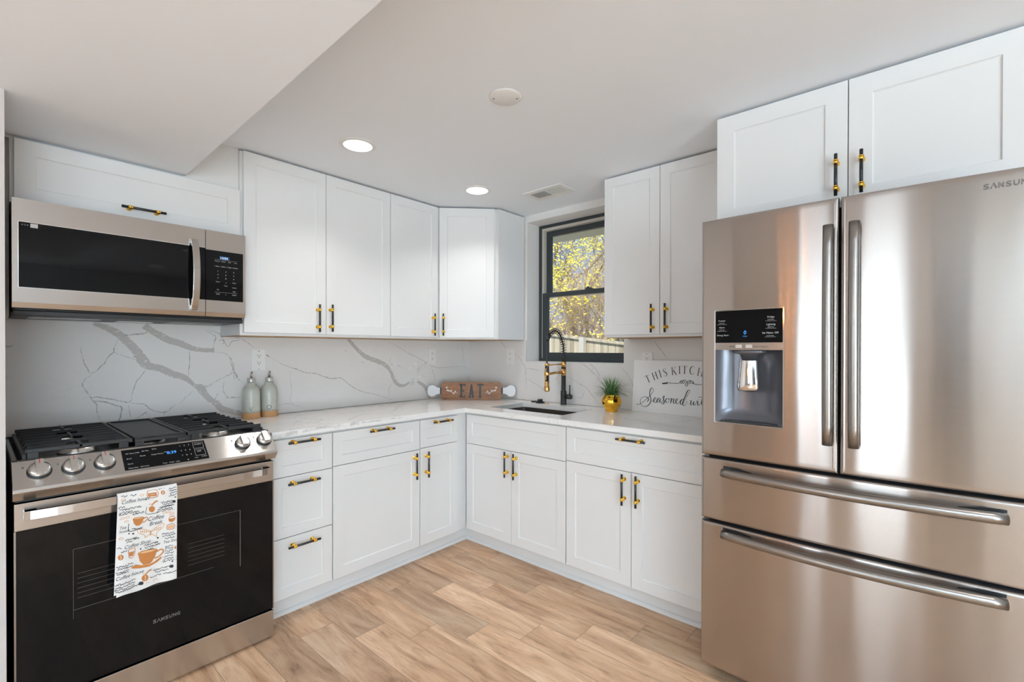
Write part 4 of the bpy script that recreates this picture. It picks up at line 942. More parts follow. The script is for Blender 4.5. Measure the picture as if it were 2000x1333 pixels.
# ------------------------------------------------------------------ microwave
def microwave():
    X0, X1 = -2.700, -1.9085; Z0 = 1.430; Wd = X1-X0; t = thing('microwave_oven', 'stainless over-the-range microwave mounted above the stove', 'microwave', (X0, 0, Z0))
    FY = -.40; ZT = 1.862-Z0
    MB().box(.006, Wd-.004, -.368, -.013, .018, ZT-.002).build('housing', black, t, .002)
    ub = MB().box(.004, Wd-.004, -.375, -.013, 0, .018); 
    ub.build('underside_tray', blackm, t, .002)
    for a, b_ in ((.05, .27), (.52, .74)):
        f = MB().box(a, b_, -.24, -.10, -.003, .0)
        f.build('grease_filter', mat('filter_mesh', (.32, .32, .31), .5, .6), t)
    MB().box(.34, .47, -.16, -.08, -.002, 0).build('task_light', plastic, t)
    z0, z1 = 1.457-Z0, ZT; ds = .6195; gx0, gx1, gz0, gz1 = .0175, ds, 1.5335-Z0, 1.776-Z0
    def face(mb, x0, x1, hx0, hx1, hz0, hz1):
        # steel shell with chamfered lower band and a cut for the glass
        b_ = .020
        mb.box(x0, x1, FY, FY+.03, hz1, z1); mb.box(x0, x1, FY, FY+.03, z0+b_, hz0)
        if hx0 > x0+1e-4: mb.box(x0, hx0, FY, FY+.03, hz0, hz1)
        if hx1 < x1-1e-4: mb.box(hx1, x1, FY, FY+.03, hz0, hz1)
        mb.prism([(FY, z0+b_), (FY+.008, z0), (FY+.03, z0), (FY+.03, z0+b_)], 0, x0, x1)
    mb = MB(); face(mb, 0, ds-.001, gx0, ds-.001, gz0, gz1); door = mb.build('door', steelr, t)
    MB().box(gx0, ds-.001, FY+.0012, FY+.028, gz0, gz1).build('door_glass', glassb, door)
    fr = MB(); e = .0022
    fr.box(gx0-e, gx0, FY-.0006, FY+.002, gz0-e, gz1+e).box(gx0, ds-.001, FY-.0006, FY+.002, gz1, gz1+e).box(gx0, ds-.001, FY-.0006, FY+.002, gz0-e, gz0); fr.build('glass_edge_trim', chrome, door)
    st = MB().box(.048, .068, FY+.0004, FY+.0010, 1.7585-Z0, 1.7735-Z0); st.build('white_sticker', plastic, door, label='small white sticker')
    mb = MB()
    for i, x in enumerate((.027, .034, .041)):
        put2d(mb, ribbon2d([(x-.002, 1.766-Z0), (x, 1.769-Z0), (x+.002, 1.766-Z0), (x, 1.763-Z0), (x-.002, 1.766-Z0)], .0008), lambda a, b_: (a, FY+.0008, b_))
    mb.build('door_icons', keytxt, door, fix=False)
    hb = MB(); n = 18; vs = []; hz0, hz1 = 1.484-Z0, 1.808-Z0; hx = .573
    for q in range(n+1):
        tt = q/n; z = hz0+(hz1-hz0)*tt; yo = FY-.012-.036*math.sin(PI*tt)**.7
        vs += [(hx-.014, yo, z), (hx+.014, yo, z), (hx+.014, yo+.012, z), (hx-.014, yo+.012, z)]
    fs = [(4*q+i, 4*q+(i+1) % 4, 4*q+4+(i+1) % 4, 4*q+4+i) for q in range(n) for i in range(4)] + [(0, 1, 2, 3), (4*n+3, 4*n+2, 4*n+1, 4*n)]
    hb.add(vs, fs); hb.box(hx-.013, hx+.013, FY-.014, FY, hz0, hz0+.02); hb.box(hx-.013, hx+.013, FY-.014, FY, hz1-.02, hz1); hb.build('door_handle', steelr, door, .002)
    mb = MB(); face(mb, ds+.0015, Wd, ds+.0015, Wd-.011, gz0, gz1-.006); sh = mb.build('control_shell', steelr, t)
    mb = MB(); px0, px1 = ds+.0015, Wd-.011; mb.box(px0, px1, FY+.001, FY+.028, gz0, gz1-.006)
    f2 = lambda X, Z: (lambda a, b_: (X+a, FY+.0004, Z+b_))
    dx0, dz0 = -2.0217-X0, 1.733-Z0
    mb.box(dx0, dx0+.042, FY+.0005, FY+.0009, dz0-.003, dz0+.013, 2)
    put2d(mb, text2d('14:04', .0155, 'LEFT', 0, .01), lambda a, b_: (dx0+.001+a, FY+.0002, dz0-.0005+b_), 3)
    for r_, row in enumerate((('Popcorn', 'Reheat', 'Melt', 'Auto'), ('Time', 'Soften', 'Keep', 'Defrost'))):
        for c_, s_ in enumerate(row): put2d(mb, text2d(s_, .0062, 'CENTER'), f2(px0+.048+c_*.026, gz1-.057-.0125*r_-.012*(r_ == 1)), 1)
    for r_ in range(3):
        for c_ in range(3): put2d(mb, text2d(str(r_*3+c_+1), .0085, 'CENTER'), f2(px0+.05+c_*.034, gz1-.105-.0165*r_), 1)
    for s_, x, z in (('Power', .05, -.155), ('0', .084, -.158), ('Clock', .12, -.155), ('Timer', .084, -.172), ('+30 sec', .12, -.178), ('Fan', .05, -.192), ('Light', .12, -.196), ('STOP', .05, -.214), ('o', .084, -.214), ('START', .12, -.214)): put2d(mb, text2d(s_, .0065, 'CENTER'), f2(px0+x, gz1+z), 1)
    for z in (-.048, -.08, -.203): mb.box(px0+.036, px0+.134, FY+.0005, FY+.0009, gz1+z, gz1+z+.0005, 1)
    mb.build('touch_panel', [glassb, keytxt, bluedim, emis('digits_light', (.55, .8, 1), 1.5)], t, fix=False)
microwave()

# ------------------------------------------------------------------ outlets
def outlet(side, u0, v0, label):
    c = (at(u0, v0, 1, -SP) if side == 'L' else at(u0, v0, 0, -SP))
    t = thing('wall_outlet', label, 'outlet', tuple(c), 0 if side == 'L' else -PI/2, 'white wall outlets on the backsplash')
    w, h = .0385, .063; y = -.0005
    pl = MB().prism([(-w, -h), (w, -h), (w, h), (-w, h)], 1, y, y-.005); pl.build('cover_plate', plastic, t, .0015)
    for s_ in (-1, 1):
        c_ = s_*.0205
        MB().prism([(-.017, c_-.013), (-.012, c_-.0165), (.012, c_-.0165), (.017, c_-.013), (.017, c_+.013), (.012, c_+.0165), (-.012, c_+.0165), (-.017, c_+.013)], 1, y-.005, y-.0068).build('receptacle', plastic, t)
        MB().box(-.0078, -.0054, y-.0072, y-.0066, c_+.001, c_+.010).box(.0054, .0078, y-.0072, y-.0066, c_+.001, c_+.009).lathe([(.0028, .0066), (.0028, .0072)], (0, y, c_-.006), 0, 10, '-y').build('socket_slots', slot, t)
    for z in (-.052, .052): MB().lathe([(.003, .005), (.0028, .0062)], (0, y, z), 0, 12, '-y').build('screw', chrome, t)
outlet('L', 505, 703.5, 'white double wall outlet behind the oil and vinegar bottles')
outlet('L', 843.5, 696.5, 'white double wall outlet left of the corner, above the rolling-pin sign')
outlet('R', 997, 697, 'white double wall outlet between the corner and the window')
outlet('R', 1264, 708, 'white wall outlet half hidden behind the lettered kitchen sign')

# ------------------------------------------------------------------ ceiling fixtures
def downlight(x, y, label, visible=True):
    t = thing('recessed_light', label, 'ceiling light', (x, y, CZ), 0, 'recessed ceiling lights')
    MB().lathe([(.070, -.0045), (.084, -.003), (.089, -.0004), (.089, 0)], (0, 0, 0), 0, 48).build('trim_ring', trimw, t)
    MB().lathe([(0, -.0056), (.068, -.0056), (.0695, -.0045)], (0, 0, 0), 0, 48).build('diffuser', lampem, t)
    l = lamp('recessed_lamp', 'AREA', (x, y, CZ-.012), (0, 0, 0), LAMP_W, LAMP_C, .13); l.data.spread = math.radians(112)
    return t
downlight(-1.5256, -.7892, 'round lit recessed ceiling light, the larger one nearer the camera')
downlight(-.664, -.767, 'round lit recessed ceiling light near the corner cabinets')
for x, y in ((-1.3, -3.6), (-1.3, -5.0)): downlight(x, y, 'recessed ceiling light in the room behind the camera')
cv = thing('ceiling_cover_plate', 'round blank white cover plate with two screws on the ceiling', 'cover plate', (-1.3772, -1.6471, CZ))
MB().lathe([(.0, -.007), (.058, -.007), (.064, -.004), (.067, 0)], (0, 0, 0), 0, 48).build('plate', plastic, cv)
_d = Vector((.656, -.755, 0))
for s_ in (-1, 1): MB().lathe([(.0, -.0085), (.0028, -.008), (.003, -.0068)], tuple(_d*s_*.047), 0, 12).build('screw', slot, cv)
vt = thing('ceiling_vent', 'white rectangular metal air vent on the ceiling near the window', 'vent', (-.335, -1.098, CZ))
VL, VW = .30, .18
f = MB(); 
for a in ((-VW/2, VW/2, -VL/2, -VL/2+.03), (-VW/2, VW/2, VL/2-.03, VL/2), (-VW/2, -VW/2+.04, -VL/2+.03, VL/2-.03), (VW/2-.04, VW/2, -VL/2+.03, VL/2-.03), (-VW/2+.04, VW/2-.04, -.004, .004)): f.box(*a, -.007, -.0005)
f.build('frame', trimw, vt, .001)
MB().box(-.05, .05, -.12, .12, -.0012, -.0004).build('duct_opening', slot, vt)
sl_ = MB(); 
for q in range(22):
    y = -.116+q*.0108
    tilt = .006 if y > 0 else -.004
    sl_.add([(-.05, y, -.0065), (.05, y, -.0065), (.05, y+tilt, -.0015), (-.05, y+tilt, -.0015), (-.05, y+.0012+(.004 if y > 0 else 0), -.0065), (.05, y+.0012+(.004 if y > 0 else 0), -.0065)], [(0, 1, 2, 3), (4, 5, 1, 0)])
sl_.build('louvres', trimw, vt, fix=False)

# ------------------------------------------------------------------ bottles
def bottle(name, ch, loc, label):
    t = thing(name, label, 'bottle', loc, math.radians(-22), 'stoneware oil and vinegar bottles')
    MB().lathe([(0, 0), (.045, 0), (.0465, .003), (.0455, .032), (.0452, .034)], (0, 0, 0), 0, 40).build('clay_base', clay, t)
    MB().lathe([(.0452, .034), (.0453, .05), (.0445, .13), (.043, .155), (.038, .170), (.028, .183), (.0215, .188), (.0215, .200)], (0, 0, 0), 0, 40).build('glazed_body', glaze, t)
    MB().lathe([(.0195, .200), (.0205, .203), (.0205, .222), (.018, .226), (0, .226)], (0, 0, 0), 0, 28).build('stopper', mat('stopper_glass', (.55, .55, .52), .12, .3), t)
    MB().tube([(0, 0, .224), (0, 0, .245), (.004, -.003, .262)], [.0065, .005, .0042], 0, 12).build('pour_spout', steelh, t)
    mb = MB()
    if ch == 'V': v, f = ribbon2d([(-.0085, .0), (0, -.022)], .0022); v2, f2 = ribbon2d([(.0085, .0), (0, -.022)], .0022); v += v2; f += [tuple(i+4 for i in q) for q in f2]
    else: v, f = ribbon2d([(.0105*math.cos(q*PI/12), -.011+.0115*math.sin(q*PI/12)) for q in range(25)], .0024)
    put2d(mb, (v, f), lambda a, b_: (.0459*math.sin(a/.0459), -.0459*math.cos(a/.0459), .068+b_)); mb.build('letter', slot, t, fix=False)
bottle('vinegar_bottle', 'V', (-1.768, -.085, .914), 'speckled stoneware bottle marked V with clay base, nearer the range')
bottle('oil_bottle', 'O', (-1.664, -.066, .914), 'speckled stoneware bottle marked O with clay base, right of the V bottle')

# ------------------------------------------------------------------ EAT sign
def eat_sign():
    c = Vector((-.262, -.300, .9145)); t = thing('wooden_sign', 'brown rolling-pin shaped wooden sign reading EAT leaning in the corner', 'sign', tuple(c), math.atan2(-.755, .656))
    L, H = .462, .134; T = .018; tilt = lambda x, y, z: (x, y+z*.10, z*.995)
    r_ = .022; pts = []
    for cx, cz, s0 in ((L/2-r_, H-r_, 0), (-L/2+r_, H-r_, 1), (-L/2+r_, r_, 2), (L/2-r_, r_, 3)):
        for q in range(6): th = (s0+q/5)*PI/2; pts.append((cx+r_*math.cos(th), cz+r_*math.sin(th)))
    MB().prism(pts, 1, -T/2, T/2).map(tilt).build('board', signb, t, .001)
    for s_ in (-1, 1):
        x0 = s_*(L/2)
        MB().box(x0, x0+s_*.012, -.006, .006, H/2-.024, H/2+.026).map(tilt).build('neck', blackm, t)
        prof = [(.012, .024), (.03, .024), (.042, .030), (.056, .041), (.075, .045), (.092, .041), (.106, .028), (.111, .0)]
        pl = [(x0+s_*a, H/2+b_) for a, b_ in prof]+[(x0+s_*a, H/2-b_) for a, b_ in prof[::-1][1:]]
        MB().prism(pl, 1, -.006, .006).map(tilt).build('pin_handle', signh, t, .002)
    mb = MB(); fn = lambda a, b_: tilt(a, -T/2-.0008, b_)
    k_ = .462/1160; X = lambda x: (x-1002)*k_; Z = lambda y: (595-y)*k_
    def R_(x0, y0, x1, y1): mb.add([fn(X(x0), Z(y0)), fn(X(x1), Z(y0)), fn(X(x1), Z(y1)), fn(X(x0), Z(y1))], [(0, 1, 2, 3)])
    def Q_(*p): mb.add([fn(X(a), Z(b_)) for a, b_ in p], [tuple(range(len(p)))])
    # E
    R_(785, 295, 825, 552); R_(770, 530, 880, 552); R_(775, 295, 885, 318); R_(770, 290, 795, 330); R_(770, 520, 795, 552); Q_((885, 290), (885, 345), (868, 325), (860, 290)); Q_((880, 558), (880, 495), (865, 515), (858, 558)); R_(820, 415, 848, 440); R_(844, 395, 856, 462)
    # A
    Q_((985, 300), (1020, 300), (1048, 540), (1012, 540)); Q_((985, 300), (1012, 300), (988, 540), (955, 540)); R_(975, 470, 1030, 488); R_(940, 535, 995, 556); R_(1005, 535, 1060, 556)
    # T
    R_(1152, 295, 1190, 545); R_(1115, 292, 1232, 318); Q_((1115, 292), (1132, 292), (1140, 318), (1115, 345)); Q_((1232, 292), (1215, 292), (1207, 318), (1232, 345)); R_(1142, 538, 1200, 558)
    mb.build('lettering', blackm, t, fix=False)
    for s_ in (1, -1):
        mb = MB(); mx = lambda x: X(x) if s_ == 1 else -X(2004-x)+0 if False else (X(x) if s_ == 1 else -X(x)+0)
        pl = smooth_line([(505, 345), (540, 400), (600, 440), (660, 465), (735, 465)], 5)
        put2d(mb, ribbon2d([(X(p.x)*s_, Z(p.y)) for p in pl], .0022), fn)
        for lx, ly, an in ((522, 360, -.7), (540, 420, .3), (612, 425, -1.0), (652, 472, .9), (688, 440, -1.1), (575, 425, -.2)):
            q = [(lx+24*math.cos(th)*math.cos(an)-11*math.sin(th)*math.sin(an), ly-24*math.cos(th)*math.sin(an)*-1-11*math.sin(th)*math.cos(an)*-1) for th in [i*PI/5 for i in range(10)]]
            mb.add([fn(X(a)*s_, Z(b_)) for a, b_ in q], [tuple(range(10))])
        mb.build('leaf_sprig', leafw, t, fix=False)
eat_sign()

# ------------------------------------------------------------------ KITCHEN sign
def kitchen_sign():
    B0 = Vector((-.062, -1.545, .9145)); dR = Vector((0, -1, 0)).normalized(); t = thing('lettered_sign', 'white canvas sign with black lettering leaning beside the refrigerator', 'sign', tuple(B0), math.atan2(dR.y, dR.x))
    up = Vector((.10, .0, 1)); up = (up-dR*up.dot(dR)).normalized(); n = dR.cross(up).normalized()   # pointing out to the room
    if n.x > 0: n = -n
    Wd, H, T = .60, .324, .016
    def M(a, b_, o=0.): return tuple(B0+dR*a+up*b_+n*o)
    mb = MB(); vs = [M(0, 0, 0), M(Wd, 0, 0), M(Wd, H, 0), M(0, H, 0), M(0, 0, -T), M(Wd, 0, -T), M(Wd, H, -T), M(0, H, -T)]
    mb.add(vs, [(0, 1, 2, 3), (7, 6, 5, 4), (0, 4, 5, 1), (1, 5, 6, 2), (2, 6, 7, 3), (3, 7, 4, 0)]); mb.build('canvas_board', signw, t, .001, world=True)
    def P(x, y): u, v = 1140+x/8.333, 700+y/8.333; p = at_plane(u, v, B0, n)-B0; return (p.dot(dR), p.dot(up))
    # lettering along the arc
    mb = MB(); LW = .0
    O = .0012; fn = lambda a, b_: M(a, b_, O)
    glyph = {  # unit box 0..w x 0..1, (strokes) thick = .13, thin = .035
     'T': (.8, [((.4, 0), (.4, 1), .13), ((.02, .975), (.78, .975), .04), ((.02, .98), (.03, .80), .03), ((.78, .98), (.77, .80), .03), ((.25, .015), (.55, .015), .03)]),
     'H': (.95, [((.17, 0), (.17, 1), .12), ((.78, 0), (.78, 1), .12), ((.17, .52), (.78, .52), .035), ((.03, .015), (.32, .015), .03), ((.03, .985), (.32, .985), .03), ((.63, .015), (.92, .015), .03), ((.63, .985), (.92, .985), .03)]),
     'I': (.35, [((.17, 0), (.17, 1), .13), ((.02, .015), (.33, .015), .03), ((.02, .985), (.33, .985), .03)]),
     'K': (.9, [((.17, 0), (.17, 1), .12), ((.22, .40), (.74, .98), .035), ((.38, .58), (.80, .02), .13), ((.03, .015), (.32, .015), .03), ((.03, .985), (.32, .985), .03), ((.66, .015), (.92, .015), .03), ((.6, .985), (.86, .985), .03)]),
     'E': (.7, [((.17, 0), (.17, 1), .12), ((.05, .02), (.66, .02), .04), ((.05, .98), (.62, .98), .04), ((.17, .52), (.5, .52), .035), ((.65, .0), (.66, .2), .03), ((.61, 1), (.61, .84), .03)]),
     'N': (.95, [((.17, 0), (.17, 1), .05), ((.78, 0), (.78, 1), .05), ((.17, 1), (.78, 0), .13)])}
    cur = {'S': (.62, [(.54, .80), (.50, .93), (.32, 1.0), (.13, .90), (.10, .72), (.28, .56), (.46, .42), (.55, .24), (.44, .05), (.26, 0), (.08, .08), (.05, .24)]), 'C': (.85, [(.78, .80), (.68, .95), (.48, 1.0), (.22, .88), (.08, .5), (.22, .12), (.48, 0), (.70, .07), (.80, .24)])}
    letters = [('T', 1045, 330, -29), ('H', 1160, 282, -23), ('I', 1246, 245, -20), ('S', 1325, 225, -15), ('K', 1470, 202, -7), ('I', 1562, 185, -3), ('T', 1645, 185, 0), ('C', 1765, 190, 5), ('H', 1900, 222, 9), ('E', 2020, 250, 13), ('N', 2150, 285, 18)]
    p0, p1 = P(1562, 122), P(1562, 250); hgt = (p0[1]-p1[1])
    for ch, x, y, rot in letters:
        ca, cb = P(x, y+8); th = math.radians(-rot); wv = (glyph.get(ch) or cur.get(ch))[0]; W_ = hgt*.80
        def g2(px, py): a, b_ = (px-wv/2)*W_*.95, (py-.5)*hgt; return (ca+a*math.cos(th)-b_*math.sin(th), cb+a*math.sin(th)+b_*math.cos(th))
        if ch in glyph:
            for (a, b_, w) in glyph[ch][1]: put2d(mb, ribbon2d([g2(*a), g2(*b_)], w*W_), fn)
        else:
            l = smooth_line([g2(*q) for q in cur[ch][1]], 5); m_ = len(l)
            ws = [W_*(.035+.10*math.sin(PI*min(max((i/m_-.2)/.6, 0), 1))) for i in range(m_)]
            put2d(mb, ribbon2d([(p.x, p.y) for p in l], ws), fn)
    mb.build('serif_lettering', ink, t, world=True, fix=False, label='black serif words THIS KITCHEN')
    mb = MB()
    def st(pts, w=9, vary=.5, per=6):
        l = smooth_line([P(*q) for q in pts], per); m_ = len(l); ws = []
        for i, p in enumerate(l):
            a, b_ = l[max(i-1, 0)], l[min(i+1, m_-1)]; d = (b_-a); k_ = (-d.y/(d.length+1e-9)); ws.append(w*.00036*(1-vary*.5+vary*max(0, k_)))
        put2d(mb, ribbon2d([(p.x, p.y) for p in l], ws), fn)
    # ornament
    st([(1375, 405), (1450, 408), (1535, 412), (1560, 400), (1590, 375), (1600, 395), (1585, 412), (1568, 400), (1575, 375), (1610, 362), (1640, 385), (1625, 412), (1605, 395), (1630, 362), (1660, 362), (1685, 395), (1695, 430), (1675, 455), (1655, 440), (1665, 410), (1700, 375), (1735, 365), (1745, 395), (1725, 415), (1712, 395), (1740, 372), (1775, 380), (1790, 405), (1775, 418), (1762, 405), (1785, 395), (1810, 425), (1900, 432), (2000, 438)], 8, .2)
    st([(1275, 412), (1320, 405), (1350, 418), (1368, 410), (1362, 395), (1345, 398), (1350, 415)], 11, .2); st([(1285, 415), (1335, 412)], 18, 0)
    # Seasoned with
    st([(868, 742), (885, 758), (920, 745), (965, 715), (1010, 675), (1050, 640), (1090, 600), (1120, 560), (1135, 520), (1125, 492), (1105, 488), (1085, 515), (1075, 560), (1080, 620), (1095, 670), (1085, 725), (1050, 768), (1005, 788), (960, 780), (928, 745), (922, 700), (935, 660), (965, 635), (1005, 630), (1045, 645), (1055, 680), (1035, 710)], 10, .7)
    st([(1110, 700), (1145, 690), (1175, 665), (1178, 645), (1160, 645), (1140, 680), (1145, 712), (1170, 722), (1200, 700), (1228, 665)], 10, .8)
    st([(1250, 655), (1225, 650), (1200, 675), (1190, 705), (1205, 722), (1230, 700), (1250, 662), (1240, 700), (1248, 722), (1275, 705), (1305, 665), (1318, 625), (1310, 615), (1295, 640), (1305, 680), (1312, 720), (1300, 745), (1275, 748), (1268, 730), (1300, 715), (1335, 690)], 10, .8)
    st([(1370, 655), (1345, 665), (1335, 700), (1350, 725), (1375, 718), (1390, 685), (1375, 658), (1395, 670), (1430, 655), (1422, 700), (1415, 735), (1430, 695), (1460, 660), (1470, 675), (1460, 715), (1475, 738), (1500, 715), (1525, 690), (1535, 668), (1518, 662), (1500, 690), (1505, 730), (1530, 742), (1560, 715), (1590, 675)], 10, .8)
    st([(1640, 680), (1610, 670), (1580, 700), (1575, 740), (1595, 755), (1630, 715), (1670, 640), (1710, 575), (1732, 535), (1718, 520), (1690, 540), (1655, 620), (1620, 700), (1612, 750), (1635, 772), (1665, 745), (1690, 705)], 10, .9)
    st([(1735, 690), (1750, 700), (1740, 745), (1755, 765), (1785, 730), (1795, 705), (1788, 745), (1805, 768), (1830, 735), (1842, 700), (1848, 705)], 10, .8)
    st([(1862, 700), (1855, 740), (1865, 770), (1890, 755), (1915, 715), (1940, 600), (1925, 700), (1925, 760), (1950, 765)], 10, .8); st([(1872, 672), (1876, 678)], 12, 0, 2); st([(1868, 640), (1960, 632)], 7, 0)
    st([(1985, 560), (1965, 700), (1960, 765), (1985, 715), (2010, 700), (2012, 750), (2030, 765)], 10, .8)
    mb.build('script_lettering', ink, t, world=True, fix=False, label='black flowing script and scroll ornament')
kitchen_sign()

# ------------------------------------------------------------------ potted grass
def plant():
    c = Vector((-.158, -1.455, .914)); t = thing('potted_plant', 'artificial grass plant in a round metallic gold pot on the counter', 'plant', tuple(c))
    MB().lathe([(0, 0), (.036, 0), (.038, .005), (.036, .010), (.044, .020), (.056, .038), (.0615, .058), (.060, .076), (.052, .092), (.044, .102), (.046, .106), (.042, .106), (.040, .095), (0, .090)], (0, 0, 0), 0, 48).build('pot', potg, t)
    rnd = random.Random(7); mb = MB()
    for q in range(210):
        th = rnd.uniform(0, 2*PI); sp = abs(rnd.gauss(0, 1.0)); ln = rnd.uniform(.095, .16); sp = min(sp, 1.25)
        d = Vector((math.cos(th), math.sin(th), 0)); p = Vector((d.x*rnd.uniform(0, .026), d.y*rnd.uniform(0, .026), .093)); w = rnd.uniform(.0024, .0042)
        side = Vector((-d.y, d.x, 0)); pts = []; ang = PI/2-sp*.75; n = 6
        for i in range(n+1):
            pts.append(p.copy()); p += (d*math.cos(ang)+Vector((0, 0, 1))*math.sin(ang))*ln/n; ang -= .09+sp*.13
        if any((c+x).x > -.016 or x.z < .05 for x in pts): continue
        vs = []
        for i, x in enumerate(pts):
            ww = w*(1-(i/n)**2*.95); up_ = Vector((0, 0, ww*.25)); vs += [x-side*ww, x-up_, x+side*ww]
        mb.add(vs, [(3*i+a, 3*i+a+1, 3*i+3+a+1, 3*i+3+a) for i in range(n) for a in (0, 1)], 0, True)
    lf = mb.build('grass_blades', leaf, t, fix=False); lf['kind'] = 'stuff'
plant()

# ------------------------------------------------------------------ faucet
def faucet():
    c = Vector((-.062, -1.0235, .914)); t = thing('kitchen_faucet', 'tall black and gold spring faucet with pull-down sprayer behind the sink', 'faucet', tuple(c))
    def zz(v): return at(1101, v, 0, c.x).z-.914
    MB().lathe([(.0, 0), (.0235, 0), (.0235, .004), (.021, .008), (.021, .095), (.0165, .100), (.0165, .205), (0, .205)], (0, 0, 0), 0, 28).build('base_column', blackm, t)
    z1, z2, z3, z4, z5 = zz(733), zz(721), zz(717), zz(707), zz(692)
    MB().lathe([(.0185, zz(734)), (.0185, z2)], (0, 0, 0), 0, 24).build('gold_collar', bronze, t); MB().lathe([(.0165, z2), (.0165, z3)], (0, 0, 0), 0, 24).build('black_ring', blackm, t)
    MB().lathe([(.0185, z3), (.0185, z4)], (0, 0, 0), 0, 24).build('gold_collar', bronze, t); MB().lathe([(.016, z4), (.016, z5), (.012, z5+.002)], (0, 0, 0), 0, 24).build('upper_column', blackm, t)
    hx = -.195
    # hose arc
    pts = []; top = .522
    path = [(0, z5), (-.004, z5+.06), (-.014, .44), (-.045, .492), (-.095, .517), (-.140, .508), (-.175, .48)]
    sm = smooth_line([(a, 0, b_) for a, b_ in path], 10)
    MB().tube(sm, .0055, 0, 12).build('inner_hose', blackm, t)
    # spring
    L = [0]; 
    for a, b_ in zip(sm, sm[1:]): L.append(L[-1]+(b_-a).length)
    tot = L[-1]; turns = 17; sp = []; n = turns*14
    for i in range(n+1):
        s_ = tot*i/n
        k_ = max(j_ for j_ in range(len(L)) if L[j_] <= s_+1e-9); k_ = min(k_, len(sm)-2); f = (s_-L[k_])/(L[k_+1]-L[k_]+1e-9); p = sm[k_].lerp(sm[k_+1], f); tg = (sm[k_+1]-sm[k_]).normalized(); a = Vector((0, 1, 0)); b_ = tg.cross(a); th = 2*PI*turns*i/n
        sp.append(p+(a*math.cos(th)+b_*math.sin(th))*.0165)
    MB().tube(sp, .0021, 0, 6).build('spring_coil', blackm, t)
    e = sm[-1]; e2 = Vector((hx, 0, .452))
    MB().tube([e-(e2-e).normalized()*.006, e2], .0145, 0, 20).build('hose_joint', blackm, t)
    hz = at(1072, 713, 0, c.x+hx).z-.914
    MB().tube(smooth_line([tuple(e2), (hx-.006, 0, .39), (hx-.004, 0, hz+.06), (hx, 0, hz)], 6), .0062, 0, 12).build('spray_hose', blackm, t)
    zb = at(1071, 765, 0, c.x+hx).z-.914
    g1, g2, g3 = at(1071, 724, 0, c.x+hx).z-.914, at(1071, 746, 0, c.x+hx).z-.914, at(1071, 756, 0, c.x+hx).z-.914
    hd = MB().lathe([(.0, g2), (.0135, g2), (.0145, g1), (.0135, hz), (.008, hz+.006), (0, hz+.006)], (hx, 0, 0), 0, 24).build('spray_wand', blackm, t)
    MB().lathe([(0, zb), (.018, zb), (.0195, zb+.005), (.0185, g3), (.016, g3+.004), (.015, g2+.004), (.0, g2+.004)], (hx, 0, 0), 0, 28).build('spray_head', bronze, t)
    MB().box(hx-.019, hx-.013, -.006, .006, g2+.01, g1+.015).build('spray_trigger', bronze, t, .001)
    za = zz(727.5); MB().tube([(-.01, 0, za), (hx+.01, 0, za-.004)], .0085, 0, 16).build('spout_arm', bronze, t)
    MB().lathe([(.0175, za-.016), (.019, za-.012), (.019, za+.004), (.0175, za+.008)], (hx, 0, 0), 0, 24).build('wand_holder', bronze, t)
    zc = (z3+z4)/2; MB().tube([(-.01, 0, zc), (hx+.01, 0, zc)], .0045, 0, 12).build('support_rod', bronze, t); MB().lathe([(.0155, zc-.008), (.0155, zc+.010)], (hx, 0, 0), 0, 20).build('rod_clip', bronze, t)
    hb = MB().tube([(0, -.015, .058), (0, -.062, .058)], .017, 0, 24); hb.tube([(0, -.062, .058), (0, -.066, .058)], .015, 0, 24)
    lv = hb.build('lever_hub', blackm, t); MB().tube([(0, -.052, .07), (0, -.052, .140)], [.0045, .0045], 0, 12).build('lever', blackm, lv)
faucet()
def disc(name, label, u, v, prof, m, cat):
    p = at(u, v, 2, .9145); p.x = min(p.x, -.075); p.y = -at(u, v, 0, p.x).y*-1
    p = Vector((p.x, at(u, v, 0, p.x).y, .9145)); return p
DX = -.095
p = at(1042, 784, 0, DX); tag(MB().lathe([(0, 0), (.030, 0), (.032, .003), (.028, .006), (0, .006)], (p.x+.035, p.y+.012, .9145)).build('sink_stopper', blackm), 'flat black sink stopper lying on the counter left of the faucet', 'sink stopper')
p = at(1055, 786, 0, DX); st_ = thing('drain_strainer', 'round black drain plug with a square raised grip on the counter by the sink', 'drain plug', (p.x, p.y, .9145))
MB().lathe([(0, 0), (.030, 0), (.033, .004), (.030, .009), (.018, .012), (0, .012)], (0, 0, 0)).build('flange', blackm, st_); MB().lathe([(.018, .012), (.018, .028), (0, .028)], (0, 0, 0)).build('grip', blackm, st_)
p = at(1069, 786.5, 0, DX); tag(MB().lathe([(.014, 0), (.019, 0), (.019, .003), (.014, .003), (.014, 0)], (p.x, p.y, .9145)).build('metal_ring', bronze), 'small gold metal ring lying on the counter beside the black plug', 'ring')

